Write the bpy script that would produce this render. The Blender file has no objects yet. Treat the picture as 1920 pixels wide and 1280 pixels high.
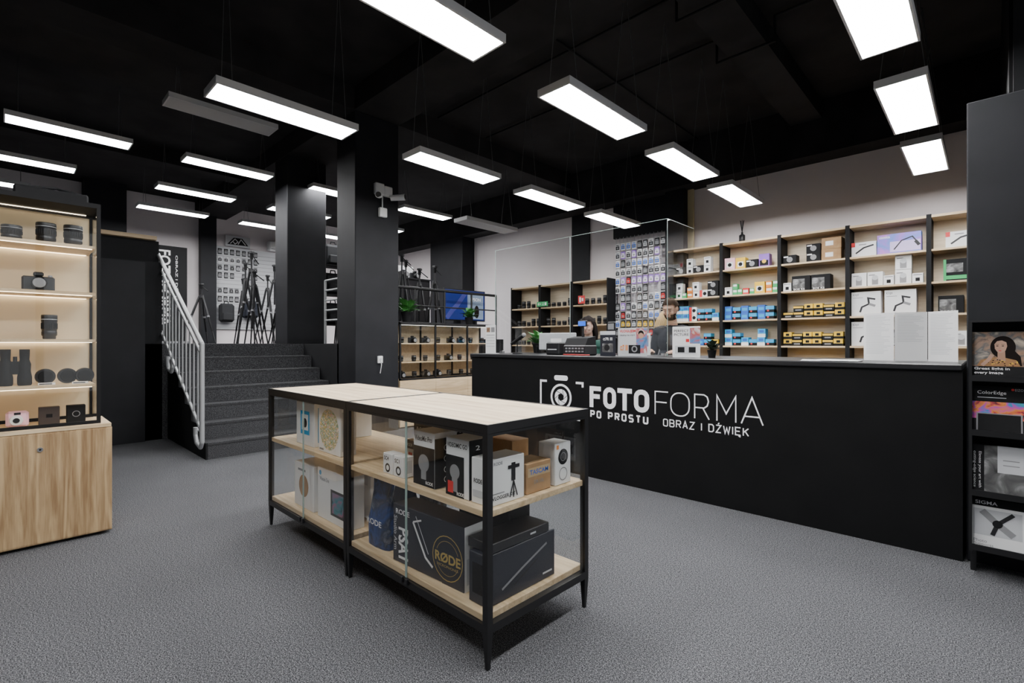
import bpy, math, random
from mathutils import Vector, Matrix
random.seed(7)
COL=bpy.context.scene.collection
# ------------------------------------------------------------------ materials
M={}
def newmat(name):
    m=bpy.data.materials.new(name); m.use_nodes=True
    nt=m.node_tree; b=nt.nodes['Principled BSDF']
    return m,nt,b
def mat(name,col=(.5,.5,.5),rough=.5,metal=0,emit=None,es=0,spec=.5):
    if name in M: return M[name]
    m,nt,b=newmat(name)
    b.inputs['Base Color'].default_value=(*col,1)
    b.inputs['Roughness'].default_value=rough
    b.inputs['Metallic'].default_value=metal
    b.inputs['Specular IOR Level'].default_value=spec
    if emit:
        b.inputs['Emission Color'].default_value=(*emit,1); b.inputs['Emission Strength'].default_value=es
    M[name]=m; return m
def noisy(name,c1,c2,scale=5,rough=.6,stretch=(1,1,1),bump=0,detail=4,p0=.35,p1=.65,metal=0,spec=.5):
    if name in M: return M[name]
    m,nt,b=newmat(name)
    tc=nt.nodes.new('ShaderNodeTexCoord'); mp=nt.nodes.new('ShaderNodeMapping')
    mp.inputs['Scale'].default_value=stretch
    n=nt.nodes.new('ShaderNodeTexNoise'); n.inputs['Scale'].default_value=scale; n.inputs['Detail'].default_value=detail
    r=nt.nodes.new('ShaderNodeValToRGB')
    r.color_ramp.elements[0].position=p0; r.color_ramp.elements[0].color=(*c1,1)
    r.color_ramp.elements[1].position=p1; r.color_ramp.elements[1].color=(*c2,1)
    L=nt.links.new
    L(tc.outputs['Object'],mp.inputs['Vector']); L(mp.outputs[0],n.inputs['Vector']); L(n.outputs['Fac'],r.inputs[0]); L(r.outputs[0],b.inputs['Base Color'])
    b.inputs['Roughness'].default_value=rough; b.inputs['Metallic'].default_value=metal
    b.inputs['Specular IOR Level'].default_value=spec
    if bump:
        bp=nt.nodes.new('ShaderNodeBump'); bp.inputs['Strength'].default_value=bump; bp.inputs['Distance'].default_value=.01
        L(n.outputs['Fac'],bp.inputs['Height']); L(bp.outputs[0],b.inputs['Normal'])
    M[name]=m; return m
def wood(name,axis,c1=(.54,.38,.21),c2=(.75,.58,.37)):
    if name in M: return M[name]
    m,nt,b=newmat(name); L=nt.links.new
    tc=nt.nodes.new('ShaderNodeTexCoord'); mp=nt.nodes.new('ShaderNodeMapping')
    sc=[14,14,14]; sc[axis]=.9; mp.inputs['Scale'].default_value=sc
    n=nt.nodes.new('ShaderNodeTexNoise'); n.inputs['Scale'].default_value=1.6; n.inputs['Detail'].default_value=6; n.inputs['Distortion'].default_value=1.2
    n2=nt.nodes.new('ShaderNodeTexNoise'); n2.inputs['Scale'].default_value=9; n2.inputs['Detail'].default_value=3
    mx=nt.nodes.new('ShaderNodeMath'); mx.operation='MULTIPLY_ADD'; mx.inputs[1].default_value=.35
    r=nt.nodes.new('ShaderNodeValToRGB')
    r.color_ramp.elements[0].position=.48; r.color_ramp.elements[0].color=(*c1,1)
    r.color_ramp.elements[1].position=.82; r.color_ramp.elements[1].color=(*c2,1)
    L(tc.outputs['Object'],mp.inputs['Vector']); L(mp.outputs[0],n.inputs['Vector']); L(mp.outputs[0],n2.inputs['Vector'])
    L(n2.outputs['Fac'],mx.inputs[0]); L(n.outputs['Fac'],mx.inputs[2]); L(mx.outputs[0],r.inputs[0]); L(r.outputs[0],b.inputs['Base Color'])
    b.inputs['Roughness'].default_value=.5
    M[name]=m; return m
def glassmat(name,base=.03,graz=.55,tint=(1,1,1)):
    m,nt,b=newmat(name); L=nt.links.new
    nt.nodes.remove(b); out=nt.nodes['Material Output']
    t=nt.nodes.new('ShaderNodeBsdfTransparent'); t.inputs[0].default_value=(*tint,1)
    g=nt.nodes.new('ShaderNodeBsdfGlossy'); g.inputs['Roughness'].default_value=.01
    lw=nt.nodes.new('ShaderNodeLayerWeight'); lw.inputs['Blend'].default_value=.5
    pw=nt.nodes.new('ShaderNodeMath'); pw.operation='POWER'; pw.inputs[1].default_value=3.5
    mm=nt.nodes.new('ShaderNodeMath'); mm.operation='MULTIPLY_ADD'; mm.inputs[1].default_value=graz; mm.inputs[2].default_value=base
    mx=nt.nodes.new('ShaderNodeMixShader')
    L(lw.outputs['Facing'],pw.inputs[0]); L(pw.outputs[0],mm.inputs[0]); L(mm.outputs[0],mx.inputs[0]); L(t.outputs[0],mx.inputs[1]); L(g.outputs[0],mx.inputs[2]); L(mx.outputs[0],out.inputs[0])
    M[name]=m; return m
def carpet(name,c1,c2,c3,sc=1.0):
    m,nt,b=newmat(name); L=nt.links.new
    tc=nt.nodes.new('ShaderNodeTexCoord')
    n=nt.nodes.new('ShaderNodeTexNoise'); n.inputs['Scale'].default_value=210*sc; n.inputs['Detail'].default_value=2; n.inputs['Roughness'].default_value=.6
    n3=nt.nodes.new('ShaderNodeTexNoise'); n3.inputs['Scale'].default_value=90*sc; n3.inputs['Detail'].default_value=2
    ad=nt.nodes.new('ShaderNodeMath'); ad.operation='MULTIPLY_ADD'; ad.inputs[1].default_value=.2
    sb=nt.nodes.new('ShaderNodeMath'); sb.operation='SUBTRACT'; sb.inputs[1].default_value=.1
    n2=nt.nodes.new('ShaderNodeTexNoise'); n2.inputs['Scale'].default_value=1.3; n2.inputs['Detail'].default_value=3
    r=nt.nodes.new('ShaderNodeValToRGB'); e=r.color_ramp.elements
    e[0].position=.35; e[0].color=(*c1,1); e[1].position=.67; e[1].color=(*c3,1)
    q=e.new(.5); q.color=(*c2,1)
    r2=nt.nodes.new('ShaderNodeMapRange'); r2.inputs[3].default_value=.84; r2.inputs[4].default_value=1.16
    mx=nt.nodes.new('ShaderNodeMixRGB'); mx.blend_type='MULTIPLY'; mx.inputs[0].default_value=1
    for k in (n,n2,n3): L(tc.outputs['Object'],k.inputs['Vector'])
    L(n3.outputs['Fac'],ad.inputs[0]); L(n.outputs['Fac'],ad.inputs[2]); L(ad.outputs[0],sb.inputs[0])
    L(sb.outputs[0],r.inputs[0]); L(n2.outputs['Fac'],r2.inputs[0]); L(r.outputs[0],mx.inputs[1]); L(r2.outputs[0],mx.inputs[2]); L(mx.outputs[0],b.inputs['Base Color'])
    b.inputs['Roughness'].default_value=.95; b.inputs['Specular IOR Level'].default_value=.1
    M[name]=m; return m
def art(name,cols,scale=6,p0=.3,p1=.7):
    m,nt,b=newmat(name); L=nt.links.new
    tc=nt.nodes.new('ShaderNodeTexCoord')
    n=nt.nodes.new('ShaderNodeTexNoise'); n.inputs['Scale'].default_value=scale; n.inputs['Detail'].default_value=5; n.inputs['Distortion'].default_value=.8
    r=nt.nodes.new('ShaderNodeValToRGB'); e=r.color_ramp.elements
    k=len(cols); e[0].position=p0; e[0].color=(*cols[0],1); e[1].position=p1; e[1].color=(*cols[-1],1)
    for i in range(1,k-1):
        q=e.new(p0+(p1-p0)*i/(k-1)); q.color=(*cols[i],1)
    L(tc.outputs['Object'],n.inputs['Vector']); L(n.outputs['Fac'],r.inputs[0]); L(r.outputs[0],b.inputs['Base Color'])
    b.inputs['Roughness'].default_value=.4
    M[name]=m; return m

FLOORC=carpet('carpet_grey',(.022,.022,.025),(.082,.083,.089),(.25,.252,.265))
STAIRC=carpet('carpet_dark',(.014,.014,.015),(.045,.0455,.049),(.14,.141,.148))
BLKW=noisy('black_paint_wall',(.011,.0113,.013),(.015,.0155,.0175),3,.7,spec=.25)
PILW=noisy('pillar_paint',(.0105,.011,.0135),(.015,.0155,.019),3,.6,spec=.3)
CEIL=noisy('ceiling_black',(.018,.0175,.018),(.030,.029,.030),2,.9,bump=.4,spec=.2)
GREYW=noisy('grey_wall',(.80,.74,.75),(.84,.78,.79),1.5,.9)
YELW=mat('cream_strip',(.75,.66,.40),.8)
BLK=mat('black_metal',(.008,.008,.009),.45)
BLKP=mat('black_plastic',(.012,.012,.014),.4)
BLKM=mat('black_matt',(.008,.008,.009),.7,spec=.25)
CTR=noisy('counter_black',(.005,.005,.0055),(.0068,.0068,.0073),4,.55,spec=.22)
CTOP=mat('counter_top_black',(.02,.02,.022),.33)
WX=wood('oak_x',0); WY=wood('oak_y',1); WZ=wood('oak_z',2,(.28,.165,.075),(.55,.385,.21))
WTOP=wood('oak_top',0,(.60,.43,.25),(.84,.69,.48))
WBK=wood('oak_back',0,(.68,.55,.38),(.82,.70,.52)); CREAM=mat('cream_back',(.82,.70,.50),.7)
GL=glassmat('clear_glass',.045,.8,(.975,.988,.982)); PLEX=glassmat('plexiglass',.06,.8,(.93,.945,.945))
GEDGE=mat('glass_edge',(.35,.45,.42),.2)
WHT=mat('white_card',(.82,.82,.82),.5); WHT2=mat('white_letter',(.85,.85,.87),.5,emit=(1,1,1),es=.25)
ALU=mat('lamp_frame',(.62,.62,.63),.45,.1); EM=mat('diffuser_lit',(.9,.9,.9),.5,emit=(.995,.995,1),es=46)
EMO=mat('diffuser_off',(.5,.5,.51),.6); WIRE=mat('steel_wire',(.15,.15,.15),.5,.5)
RAIL=mat('painted_steel',(.42,.43,.44),.4,.3)
CHR=mat('chrome',(.7,.7,.7),.2,1)
RED=mat('red',(.65,.03,.03),.5); BLU=mat('blue',(.03,.12,.5),.5); CYA=mat('cyan',(.02,.34,.66),.5); YEL=mat('yellow',(.80,.50,.03),.5)
GRN=mat('green',(.03,.4,.12),.5); PNK=mat('pink',(.85,.50,.58),.5); ORG=mat('orange',(.8,.25,.03),.5); PUR=mat('purple',(.25,.1,.5),.5)
CARD=noisy('cardboard',(.36,.21,.10),(.42,.26,.13),20,.8); TAN=mat('label_tan',(.5,.36,.2),.7); GRY=mat('grey_print',(.25,.25,.26),.6); LGR=mat('light_grey',(.55,.56,.58),.6)
GOLD=mat('gold_print',(.45,.33,.10),.5); DKB=mat('dark_blue',(.01,.025,.09),.5); NAVY=mat('navy_black',(.018,.02,.03),.4)
LED=mat('led_warm',(1,1,1),.5,emit=(1,.82,.58),es=6); LEDW=mat('led_dim',(1,1,1),.5,emit=(1,.92,.8),es=3.5)
SCR=mat('screen_blue',(.012,.025,.16),.2,emit=(.02,.04,.28),es=.25)
LEAF=noisy('leaf_green',(.03,.16,.03),(.09,.32,.07),30,.5); SKIN=mat('skin',(.50,.30,.215),.6,spec=.3); SKIN2=mat('skin_light',(.60,.39,.31),.6,spec=.3)
HBR=mat('hair_brown',(.028,.015,.009),.8,spec=.15); HBL=mat('hair_blond',(.42,.29,.14),.7,spec=.2); HDK=mat('hair_dark',(.012,.008,.007),.8,spec=.15)
A_FLORAL=art('floral_print',[(.5,.04,.06),(.9,.85,.8),(.05,.3,.2),(.8,.5,.1),(.9,.9,.88),(.55,.05,.08)],55)
A_PHOTO=art('photo_print',[(.02,.02,.02),(.35,.2,.12),(.1,.1,.1),(.5,.4,.3)],14)
A_POWD=art('powder_print',[(.01,.01,.012),(.55,.03,.05),(.75,.25,.02),(.6,.05,.4),(.05,.2,.6),(.02,.4,.3)],16,.35,.7)
A_GREY=art('grey_photo_print',[(.03,.03,.03),(.12,.12,.12),(.4,.4,.4)],12)
A_TAB=art('tablet_print',[(.01,.03,.05),(.02,.2,.25),(.3,.1,.2),(.02,.02,.03)],12)
A_PUR=art('purple_print',[(.05,.3,.7),(.3,.2,.7),(.6,.2,.6)],5)
A_CAMO=art('outdoor_print',[(.05,.1,.2),(.1,.25,.5),(.5,.1,.08),(.6,.6,.6)],12)
A_POUCH=art('pouch_print',[(.01,.02,.06),(.02,.06,.22),(.01,.02,.05),(.2,.22,.28)],10)

# ------------------------------------------------------------------ mesh builder
TC={}
def textmesh(body,off,sp):
    k=(body,off,sp)
    if k in TC: return TC[k]
    cu=bpy.data.curves.new('t','FONT'); cu.body=body; cu.offset=off; cu.space_character=sp; cu.resolution_u=3
    ob=bpy.data.objects.new('t',cu); COL.objects.link(ob)
    dg=bpy.context.evaluated_depsgraph_get(); me=bpy.data.meshes.new_from_object(ob.evaluated_get(dg))
    vs=[v.co.copy() for v in me.vertices]; fs=[tuple(p.vertices) for p in me.polygons]
    bpy.data.objects.remove(ob); bpy.data.curves.remove(cu); bpy.data.meshes.remove(me)
    x0=min(v.x for v in vs);x1=max(v.x for v in vs);y0=min(v.y for v in vs);y1=max(v.y for v in vs)
    TC[k]=([( (v.x-x0)/(x1-x0),(v.y-y0)/(y1-y0)) for v in vs],fs,(x1-x0)/(y1-y0)); return TC[k]
class MB:
    def __init__(s): s.v=[];s.f=[];s.m=[];s.mats=[];s.sm=[]
    def mi(s,m):
        if m not in s.mats: s.mats.append(m)
        return s.mats.index(m)
    def add(s,vs,fs,m,smooth=False):
        o=len(s.v); i=s.mi(m); s.v+= [tuple(v) for v in vs]
        for f in fs: s.f.append(tuple(o+k for k in f)); s.m.append(i); s.sm.append(smooth)
    def box(s,x0,x1,y0,y1,z0,z1,m):
        if m in (GL,PLEX): # thin single sheet
            d=(x1-x0,y1-y0,z1-z0); a=d.index(min(d))
            if a==0: x=(x0+x1)/2; s.add([(x,y0,z0),(x,y1,z0),(x,y1,z1),(x,y0,z1)],[(0,1,2,3)],m)
            elif a==1: y=(y0+y1)/2; s.add([(x0,y,z0),(x1,y,z0),(x1,y,z1),(x0,y,z1)],[(0,1,2,3)],m)
            else: z=(z0+z1)/2; s.add([(x0,y0,z),(x1,y0,z),(x1,y1,z),(x0,y1,z)],[(0,1,2,3)],m)
            return s
        vs=[(x0,y0,z0),(x1,y0,z0),(x1,y1,z0),(x0,y1,z0),(x0,y0,z1),(x1,y0,z1),(x1,y1,z1),(x0,y1,z1)]
        s.add(vs,[(3,2,1,0),(4,5,6,7),(0,1,5,4),(1,2,6,5),(2,3,7,6),(3,0,4,7)],m); return s
    def bbox(s,x0,x1,y0,y1,z0,z1,m,b=.004):
        c=[(x0,x1),(y0,y1),(z0,z1)]; vs=[];idx={}
        for sx in (0,1):
            for sy in (0,1):
                for sz in (0,1):
                    for ax in range(3):
                        p=[c[0][sx],c[1][sy],c[2][sz]]; sg=[1 if q==0 else -1 for q in (sx,sy,sz)]
                        for k in range(3):
                            if k!=ax: p[k]+=sg[k]*b
                        idx[(sx,sy,sz,ax)]=len(vs); vs.append(tuple(p))
        fs=[]
        for ax in range(3):
            for sd in (0,1):
                o=[k for k in range(3) if k!=ax]; loop=[]
                for (a,b2) in ((0,0),(1,0),(1,1),(0,1)):
                    q=[0,0,0]; q[ax]=sd;q[o[0]]=a;q[o[1]]=b2; loop.append(idx[(q[0],q[1],q[2],ax)])
                flip=(sd==0)!=(ax==1)
                fs.append(tuple(reversed(loop)) if flip else tuple(loop))
        for ax in range(3):
            o=[k for k in range(3) if k!=ax]
            for a in (0,1):
                for b2 in (0,1):
                    q0=[0,0,0];q1=[0,0,0]; q0[ax]=0;q1[ax]=1
                    for q in (q0,q1): q[o[0]]=a;q[o[1]]=b2
                    fs.append((idx[(*q0,o[0])],idx[(*q1,o[0])],idx[(*q1,o[1])],idx[(*q0,o[1])]))
        for sx in (0,1):
            for sy in (0,1):
                for sz in (0,1): fs.append(tuple(idx[(sx,sy,sz,a)] for a in range(3)))
        s.add(vs,fs,m); return s
    def cyl(s,p0,p1,r0,r1=None,m=None,seg=12,sm=True):
        r1=r0 if r1 is None else r1; p0=Vector(p0);p1=Vector(p1);d=(p1-p0).normalized()
        a=d.orthogonal().normalized(); b=d.cross(a); vs=[]
        for p,r in ((p0,r0),(p1,r1)):
            for i in range(seg):
                t=2*math.pi*i/seg; vs.append(p+a*math.cos(t)*r+b*math.sin(t)*r)
        s.add(vs,[(i,(i+1)%seg,seg+(i+1)%seg,seg+i) for i in range(seg)],m,sm)
        s.add(vs[:seg],[tuple(range(seg-1,-1,-1))],m); s.add(vs[seg:],[tuple(range(seg))],m); return s
    def tube(s,pts,r,m,seg=8):
        for a,b in zip(pts[:-1],pts[1:]): s.cyl(a,b,r,r,m,seg)
        for p in pts[1:-1]: s.sph(p,(r,r,r),m,8,4)
        return s
    def sph(s,c,r,m,seg=16,rings=10,mtx=None):
        vs=[];fs=[]
        for j in range(rings+1):
            ph=math.pi*j/rings
            for i in range(seg):
                t=2*math.pi*i/seg
                v=Vector((math.sin(ph)*math.cos(t)*r[0],math.sin(ph)*math.sin(t)*r[1],math.cos(ph)*r[2]))
                if mtx: v=mtx@v
                vs.append(v+Vector(c))
        for j in range(rings):
            for i in range(seg): fs.append((j*seg+i,(j+1)*seg+i,(j+1)*seg+(i+1)%seg,j*seg+(i+1)%seg))
        s.add(vs,fs,m,True); return s
    def lathe(s,prof,c,m,seg=24):
        vs=[];n=len(prof)
        for r,z in prof:
            for i in range(seg):
                t=2*math.pi*i/seg; vs.append((c[0]+r*math.cos(t),c[1]+r*math.sin(t),c[2]+z))
        fs=[(j*seg+i,j*seg+(i+1)%seg,(j+1)*seg+(i+1)%seg,(j+1)*seg+i) for j in range(n-1) for i in range(seg)]
        s.add(vs,fs,m,True)
        if prof[0][0]>1e-4: s.add(vs[:seg],[tuple(range(seg-1,-1,-1))],m)
        if prof[-1][0]>1e-4: s.add(vs[-seg:],[tuple(range(seg))],m)
        return s
    def frame(s,o,r,u):
        o=Vector(o);r=Vector(r).normalized();u=Vector(u).normalized();n=r.cross(u)
        return lambda x,y,l=0:o+r*x+u*y+n*l
    def text(s,body,o,r,u,w,h,m,off=0.0,sp=1.0,lift=.001):
        vs,fs,asp=textmesh(body,off,sp); P=s.frame(o,r,u)
        if w is None: w=h*asp
        s.add([P(x*w,y*h,lift) for x,y in vs],fs,m); return s
    def rect(s,o,r,u,w,h,m,lift=.0006):
        P=s.frame(o,r,u); s.add([P(0,0,lift),P(w,0,lift),P(w,h,lift),P(0,h,lift)],[(0,1,2,3)],m); return s
    def disc(s,o,r,u,rx,ry,m,lift=.0008,seg=24,inner=0):
        P=s.frame(o,r,u); A=[(math.cos(2*math.pi*i/seg),math.sin(2*math.pi*i/seg)) for i in range(seg)]
        if not inner: s.add([P(a*rx,b*ry,lift) for a,b in A],[tuple(range(seg))],m)
        else:
            s.add([P(a*rx,b*ry,lift) for a,b in A]+[P(a*inner,b*inner,lift) for a,b in A],[(i,(i+1)%seg,seg+(i+1)%seg,seg+i) for i in range(seg)],m)
        return s
    def stroke(s,pts,wd,o,r,u,m,closed=False,lift=.0012):
        P=s.frame(o,r,u); p=[Vector(q) for q in pts]; n=len(p); L=[];R=[]
        for i in range(n):
            a=p[i-1] if (i>0 or closed) else None; b=p[(i+1)%n] if (i<n-1 or closed) else None
            d1=(p[i]-a).normalized() if a is not None else None; d2=(b-p[i]).normalized() if b is not None else None
            d1=d1 or d2; d2=d2 or d1
            n1=Vector((-d1.y,d1.x)); n2=Vector((-d2.y,d2.x)); mm=(n1+n2)
            mm=mm.normalized() if mm.length>1e-3 else n1
            k=wd/2/max(.35,mm.dot(n1)); L.append(p[i]+mm*k); R.append(p[i]-mm*k)
        vs=[P(q.x,q.y,lift) for q in L]+[P(q.x,q.y,lift) for q in R]
        rng=range(n if closed else n-1)
        s.add(vs,[(n+i,n+(i+1)%n,(i+1)%n,i) for i in rng],m); return s
    def mesh(s,name):
        me=bpy.data.meshes.new(name); me.from_pydata(s.v,[],s.f)
        for m in s.mats: me.materials.append(m)
        me.polygons.foreach_set('material_index',s.m); me.polygons.foreach_set('use_smooth',s.sm); me.update(); return me
def meta(o,label,cat,group=None):
    if label:o['label']=label
    if cat:o['category']=cat
    if group:o['group']=group
def thing(name,label,cat,loc=(0,0,0),rot=0,group=None):
    o=bpy.data.objects.new(name,None); o.empty_display_size=.05; COL.objects.link(o); o.location=loc; o.rotation_euler=(0,0,rot); meta(o,label,cat,group); return o
def obj(mb,name,label,cat,loc=(0,0,0),rot=0,group=None):
    me=mb if isinstance(mb,bpy.types.Mesh) else mb.mesh(name)
    o=bpy.data.objects.new(name,me); COL.objects.link(o); o.location=loc; o.rotation_euler=(0,0,rot); meta(o,label,cat,group); return o
def part(mb,name,parent,label=None,loc=(0,0,0)):
    me=mb if isinstance(mb,bpy.types.Mesh) else mb.mesh(name)
    o=bpy.data.objects.new(name,me); COL.objects.link(o); o.parent=parent; o.location=loc
    if label:o['label']=label
    return o
def copy(root,loc,rot=None,label=None):
    kids=list(root.children)
    n=root.copy(); COL.objects.link(n); n.location=loc
    if rot is not None: n.rotation_euler=(0,0,rot)
    if label:n['label']=label
    for k in kids:
        c=k.copy(); COL.objects.link(c); c.parent=n
        for g in k.children:
            h=g.copy(); COL.objects.link(h); h.parent=c
    return n
def struct(mb,name,label=None):
    o=bpy.data.objects.new(name,mb.mesh(name)); COL.objects.link(o); o['kind']='structure'
    if label:o['label']=label
    return o
B=lambda *a: MB().box(*a)
X_=(1,0,0);Y_=(0,1,0);Z_=(0,0,1)

# ------------------------------------------------------------------ room shell
struct(B(-7.74,3,-2.2,8.6,-.1,0,FLOORC),'floor','speckled grey carpet floor')
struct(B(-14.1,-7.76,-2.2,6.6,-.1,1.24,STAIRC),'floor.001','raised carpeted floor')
struct(B(-7.755,-6.6,3.31,6.6,0,1.24,BLKW),'floor.002','raised floor edge with black face')
struct(MB().box(-14.1,3,-2.2,8.6,4.7,4.8,CEIL),'ceiling','black rough ceiling')
struct(B(-14.1,1.6,8.5,8.6,0,4.7,GREYW),'wall_back','light warm grey wall')
struct(B(-14.1,-14,-2.2,8.5,0,4.7,GREYW),'wall_far','grey wall of the raised area')
struct(B(-14.1,3,-2.3,-2.2,0,4.7,BLKW),'wall_side','black wall')
w=MB().box(3,3.1,-2.2,8.5,0,.4,BLKW).box(3,3.1,-2.2,8.5,3.2,4.7,BLKW)
for y in (-2.2,.4,3.0,5.6,8.4): w.box(3,3.1,y,y+.1,.4,3.2,BLKW)
struct(w,'wall_front','shop front wall with large window openings')
struct(B(3.04,3.05,-2.2,8.5,.4,3.2,GL),'window_1','shop front glazing')
w=MB().box(.12,1.5,4.7,8.5,0,4.7,BLKW)
for i in range(46): w.box(.10,.12,4.75+i*.08,4.79+i*.08,0,4.7,BLKM)
struct(w,'wall_right','black ribbed wall')
w=MB().bbox(-.09,1.5,3.86,4.6,0,2.63,PILW,.006)
struct(w,'wall_partition','tall black partition block')
w=MB().box(-8.05,-7.95,-2.2,1.46,1.24,2.6,BLKW).box(-7.95,-7.76,-2.2,1.46,0,2.3,BLKW).box(-7.76,-7.70,.6,1.27,0,2.28,PILW)
struct(w,'wall_left','black partition wall with flush panel')
struct(B(-8.1,-7.85,.4,1.42,2.6,2.65,WY),'trim_1','oak cap on black partition')
# beams
struct(B(-14,3,3.3,3.99,4.39,4.7,CEIL),'trim_2','black ceiling beam')
struct(B(-6.65,-6.13,-2.2,3.3,4.39,4.7,CEIL),'trim_3','black ceiling beam')
struct(B(-6.65,-6.13,3.99,8.1,4.39,4.7,CEIL),'trim_4','black ceiling beam')
struct(B(-14,1.5,8.1,8.5,3.95,4.7,CEIL),'trim_5','black soffit along the back wall')
struct(B(-2.1,-1.7,3.99,8.1,4.45,4.7,CEIL),'trim_6','black ceiling beam')
struct(B(-10.9,-10.5,-2.2,3.3,4.45,4.7,CEIL),'trim_7','black ceiling beam')
# pillars
for i,(x0,x1,y0,y1,z0) in enumerate([(-6.65,-6.13,3.31,3.99,0),(-8.92,-8.40,3.31,3.98,1.24)]):
    struct(MB().bbox(x0,x1,y0,y1,z0,4.39,PILW,.008),'trim_%d'%(8+i),'square black pillar')
for i,(x0,x1,y0,zt) in enumerate([(-4.16,-3.82,8.25,3.95),(-6.4,-5.95,8.465,3.95),(-10.9,-9.56,8.1,3.95)]):
    struct(B(x0,x1,y0,8.5,0,zt,PILW),'trim_%d'%(10+i),'dark wall column')
struct(B(-3.82,-3.72,8.42,8.47,2.9,3.95,YELW),'trim_13','cream vertical strip')
struct(B(-5.33,-4.16,8.4,8.5,3.3,3.95,PILW),'trim_14','dark wall panel')
struct(B(-14,-13.8,3.38,3.72,1.24,4.7,PILW),'trim_15','dark wall column')
struct(B(-14,-13.5,1.2,1.9,1.24,4.7,PILW),'trim_16','dark wall column')
struct(B(-6.62,-6.6,3.99,6.6,1.24,1.32,BLKM),'baseboard_upper','black edge trim of the raised floor')

def conduit(pts):
    mb=MB(); mb.tube(pts,.014,BLKM,8); obj(mb,'ceiling_conduit','thin black electrical conduit under the ceiling','conduit',group='ceiling conduits')
conduit([(-6.0,4.6,4.66),(-2.2,4.6,4.66),(-2.2,4.6,4.4),(-1.6,4.6,4.4),(-1.6,4.6,4.66),(1.4,4.6,4.66)])
conduit([(-6.0,5.6,4.66),(-2.2,5.6,4.66),(-2.2,5.6,4.4),(-1.6,5.6,4.4),(-1.6,5.6,4.66),(1.4,5.6,4.66)])
conduit([(-3.5,4.0,4.66),(-3.5,8.08,4.66)])

# ------------------------------------------------------------------ lamps
def lamp(lit,zc):
    lb="rectangular white LED panel lamp hanging on wires, lit" if lit else "rectangular grey panel lamp hanging on wires, switched off"
    r=thing('pendant_panel_lamp',lb,'lamp',(0,0,-50),group='hanging panel lamps')
    f=MB(); W=.165;L=.6
    f.box(-W,-W+.014,-L,L,0,.06,ALU).box(W-.014,W,-L,L,0,.06,ALU).box(-W+.014,W-.014,-L,-L+.014,0,.06,ALU).box(-W+.014,W-.014,L-.014,L,0,.06,ALU).box(-W+.014,W-.014,-L+.014,L-.014,.05,.06,ALU)
    part(f,'lamp_frame',r)
    part(B(-W+.014,W-.014,-L+.014,L-.014,.004,.012,EM if lit else EMO),'diffuser',r)
    for sy in (-1,1):
        c=MB(); y=sy*(L-.12)
        c.cyl((-W+.02,y,.06),(0,y,zc),.0028,.0028,WIRE,6).cyl((W-.02,y,.06),(0,y,zc),.0028,.0028,WIRE,6)
        part(c,'suspension_wire',r)
    return r
protos={}
def putlamp(x,y,z,lit=True,top=4.7):
    zc=round(top-z,2); k=(lit,zc)
    if k not in protos:
        protos[k]=lamp(lit,zc); protos[k].location=(x,y,z)
    else: copy(protos[k],(x,y,z))
for x in (-2.49,-4.45,-.49):
    for yf in (2.35,4.25,6.0,7.62): putlamp(x,yf-.6,3.26,True,4.68)
putlamp(-2.49,-.2,3.26,True,4.68); putlamp(-.49,-.2,3.26,True,4.68)
for x,y1 in ((-8.5,1.22),(-10.3,.80),(-12.0,.35)):
    for yf in (y1,3.02,4.85,6.65): putlamp(x+.16,yf-.6,3.9,True,4.68)
putlamp(-6.85,1.92,4.05,False,4.68); putlamp(-6.25,5.85,3.26,False,4.38)

# ------------------------------------------------------------------ staircase
st=thing('staircase','dark grey carpeted steps with black side panel','stairs',(-6.02,1.52,0))
NOSE=mat('step_nosing',(.02,.02,.022),.7)
for i in range(6):
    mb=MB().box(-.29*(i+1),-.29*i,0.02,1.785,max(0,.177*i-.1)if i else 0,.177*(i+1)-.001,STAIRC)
    s_=part(mb,'step',st)
    part(MB().box(-.29*i-.012,-.29*i+.004,0.02,1.785,.177*(i+1)-.03,.177*(i+1)-.016,NOSE),'step_nosing',s_)
sp=MB(); 
pts=[(0,0)]
for i in range(6): pts+= [(-.29*i,.177*(i+1)),(-.29*(i+1),.177*(i+1))]
pts+=[(-1.74,0)]
n=len(pts); sp.add([(x,0,z) for x,z in pts]+[(x,.02,z) for x,z in pts],[tuple(range(n)),tuple(range(2*n-1,n-1,-1))]+[(i,n+i,n+(i+1)%n,(i+1)%n) for i in range(n)],BLKM)
part(sp,'side_panel',st,'black side of the steps')
rl=thing('stair_railing','light grey tubular steel railing with vertical bars on the stair side','railing',(0,1.46,0))
xa,za,xb,zb=-5.92,1.24,-8.0,2.44; dz=.93
def lerp(t,off): return (xa+(xb-xa)*t,0,za+(zb-za)*t-off)
mb=MB().tube([(xa,0,za-dz-.1),(xa,0,za),(xb,0,zb),(xb,0,zb-dz)],.024,RAIL,10); part(mb,'handrail_frame',rl)
part(MB().tube([lerp(0,dz),lerp(1,dz)],.016,RAIL,8),'lower_rail',rl)
part(MB().tube([lerp(0,.12),lerp(1,.12)],.016,RAIL,8),'upper_rail',rl)
for i in range(1,13):
    t=i/13; part(MB().cyl(lerp(t,.12),lerp(t,dz),.010,.010,RAIL,8),'baluster',rl)
for t in (0,.62):
    p=lerp(t,dz); x,z=p[0],p[2]-.1
    mb=MB().tube([(x,0,z+.1),(x,0,z),(x-.05,0,z-.06),(x-.2,.0,z-.03),(x-.25,0,z+.05),(x-.25,0,z+.13)],.022,RAIL,8); mb.cyl((x-.25,0,z+.1),(x-.25,.055,z+.1),.02,.02,RAIL,8); part(mb,'mounting_hook',rl)

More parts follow.
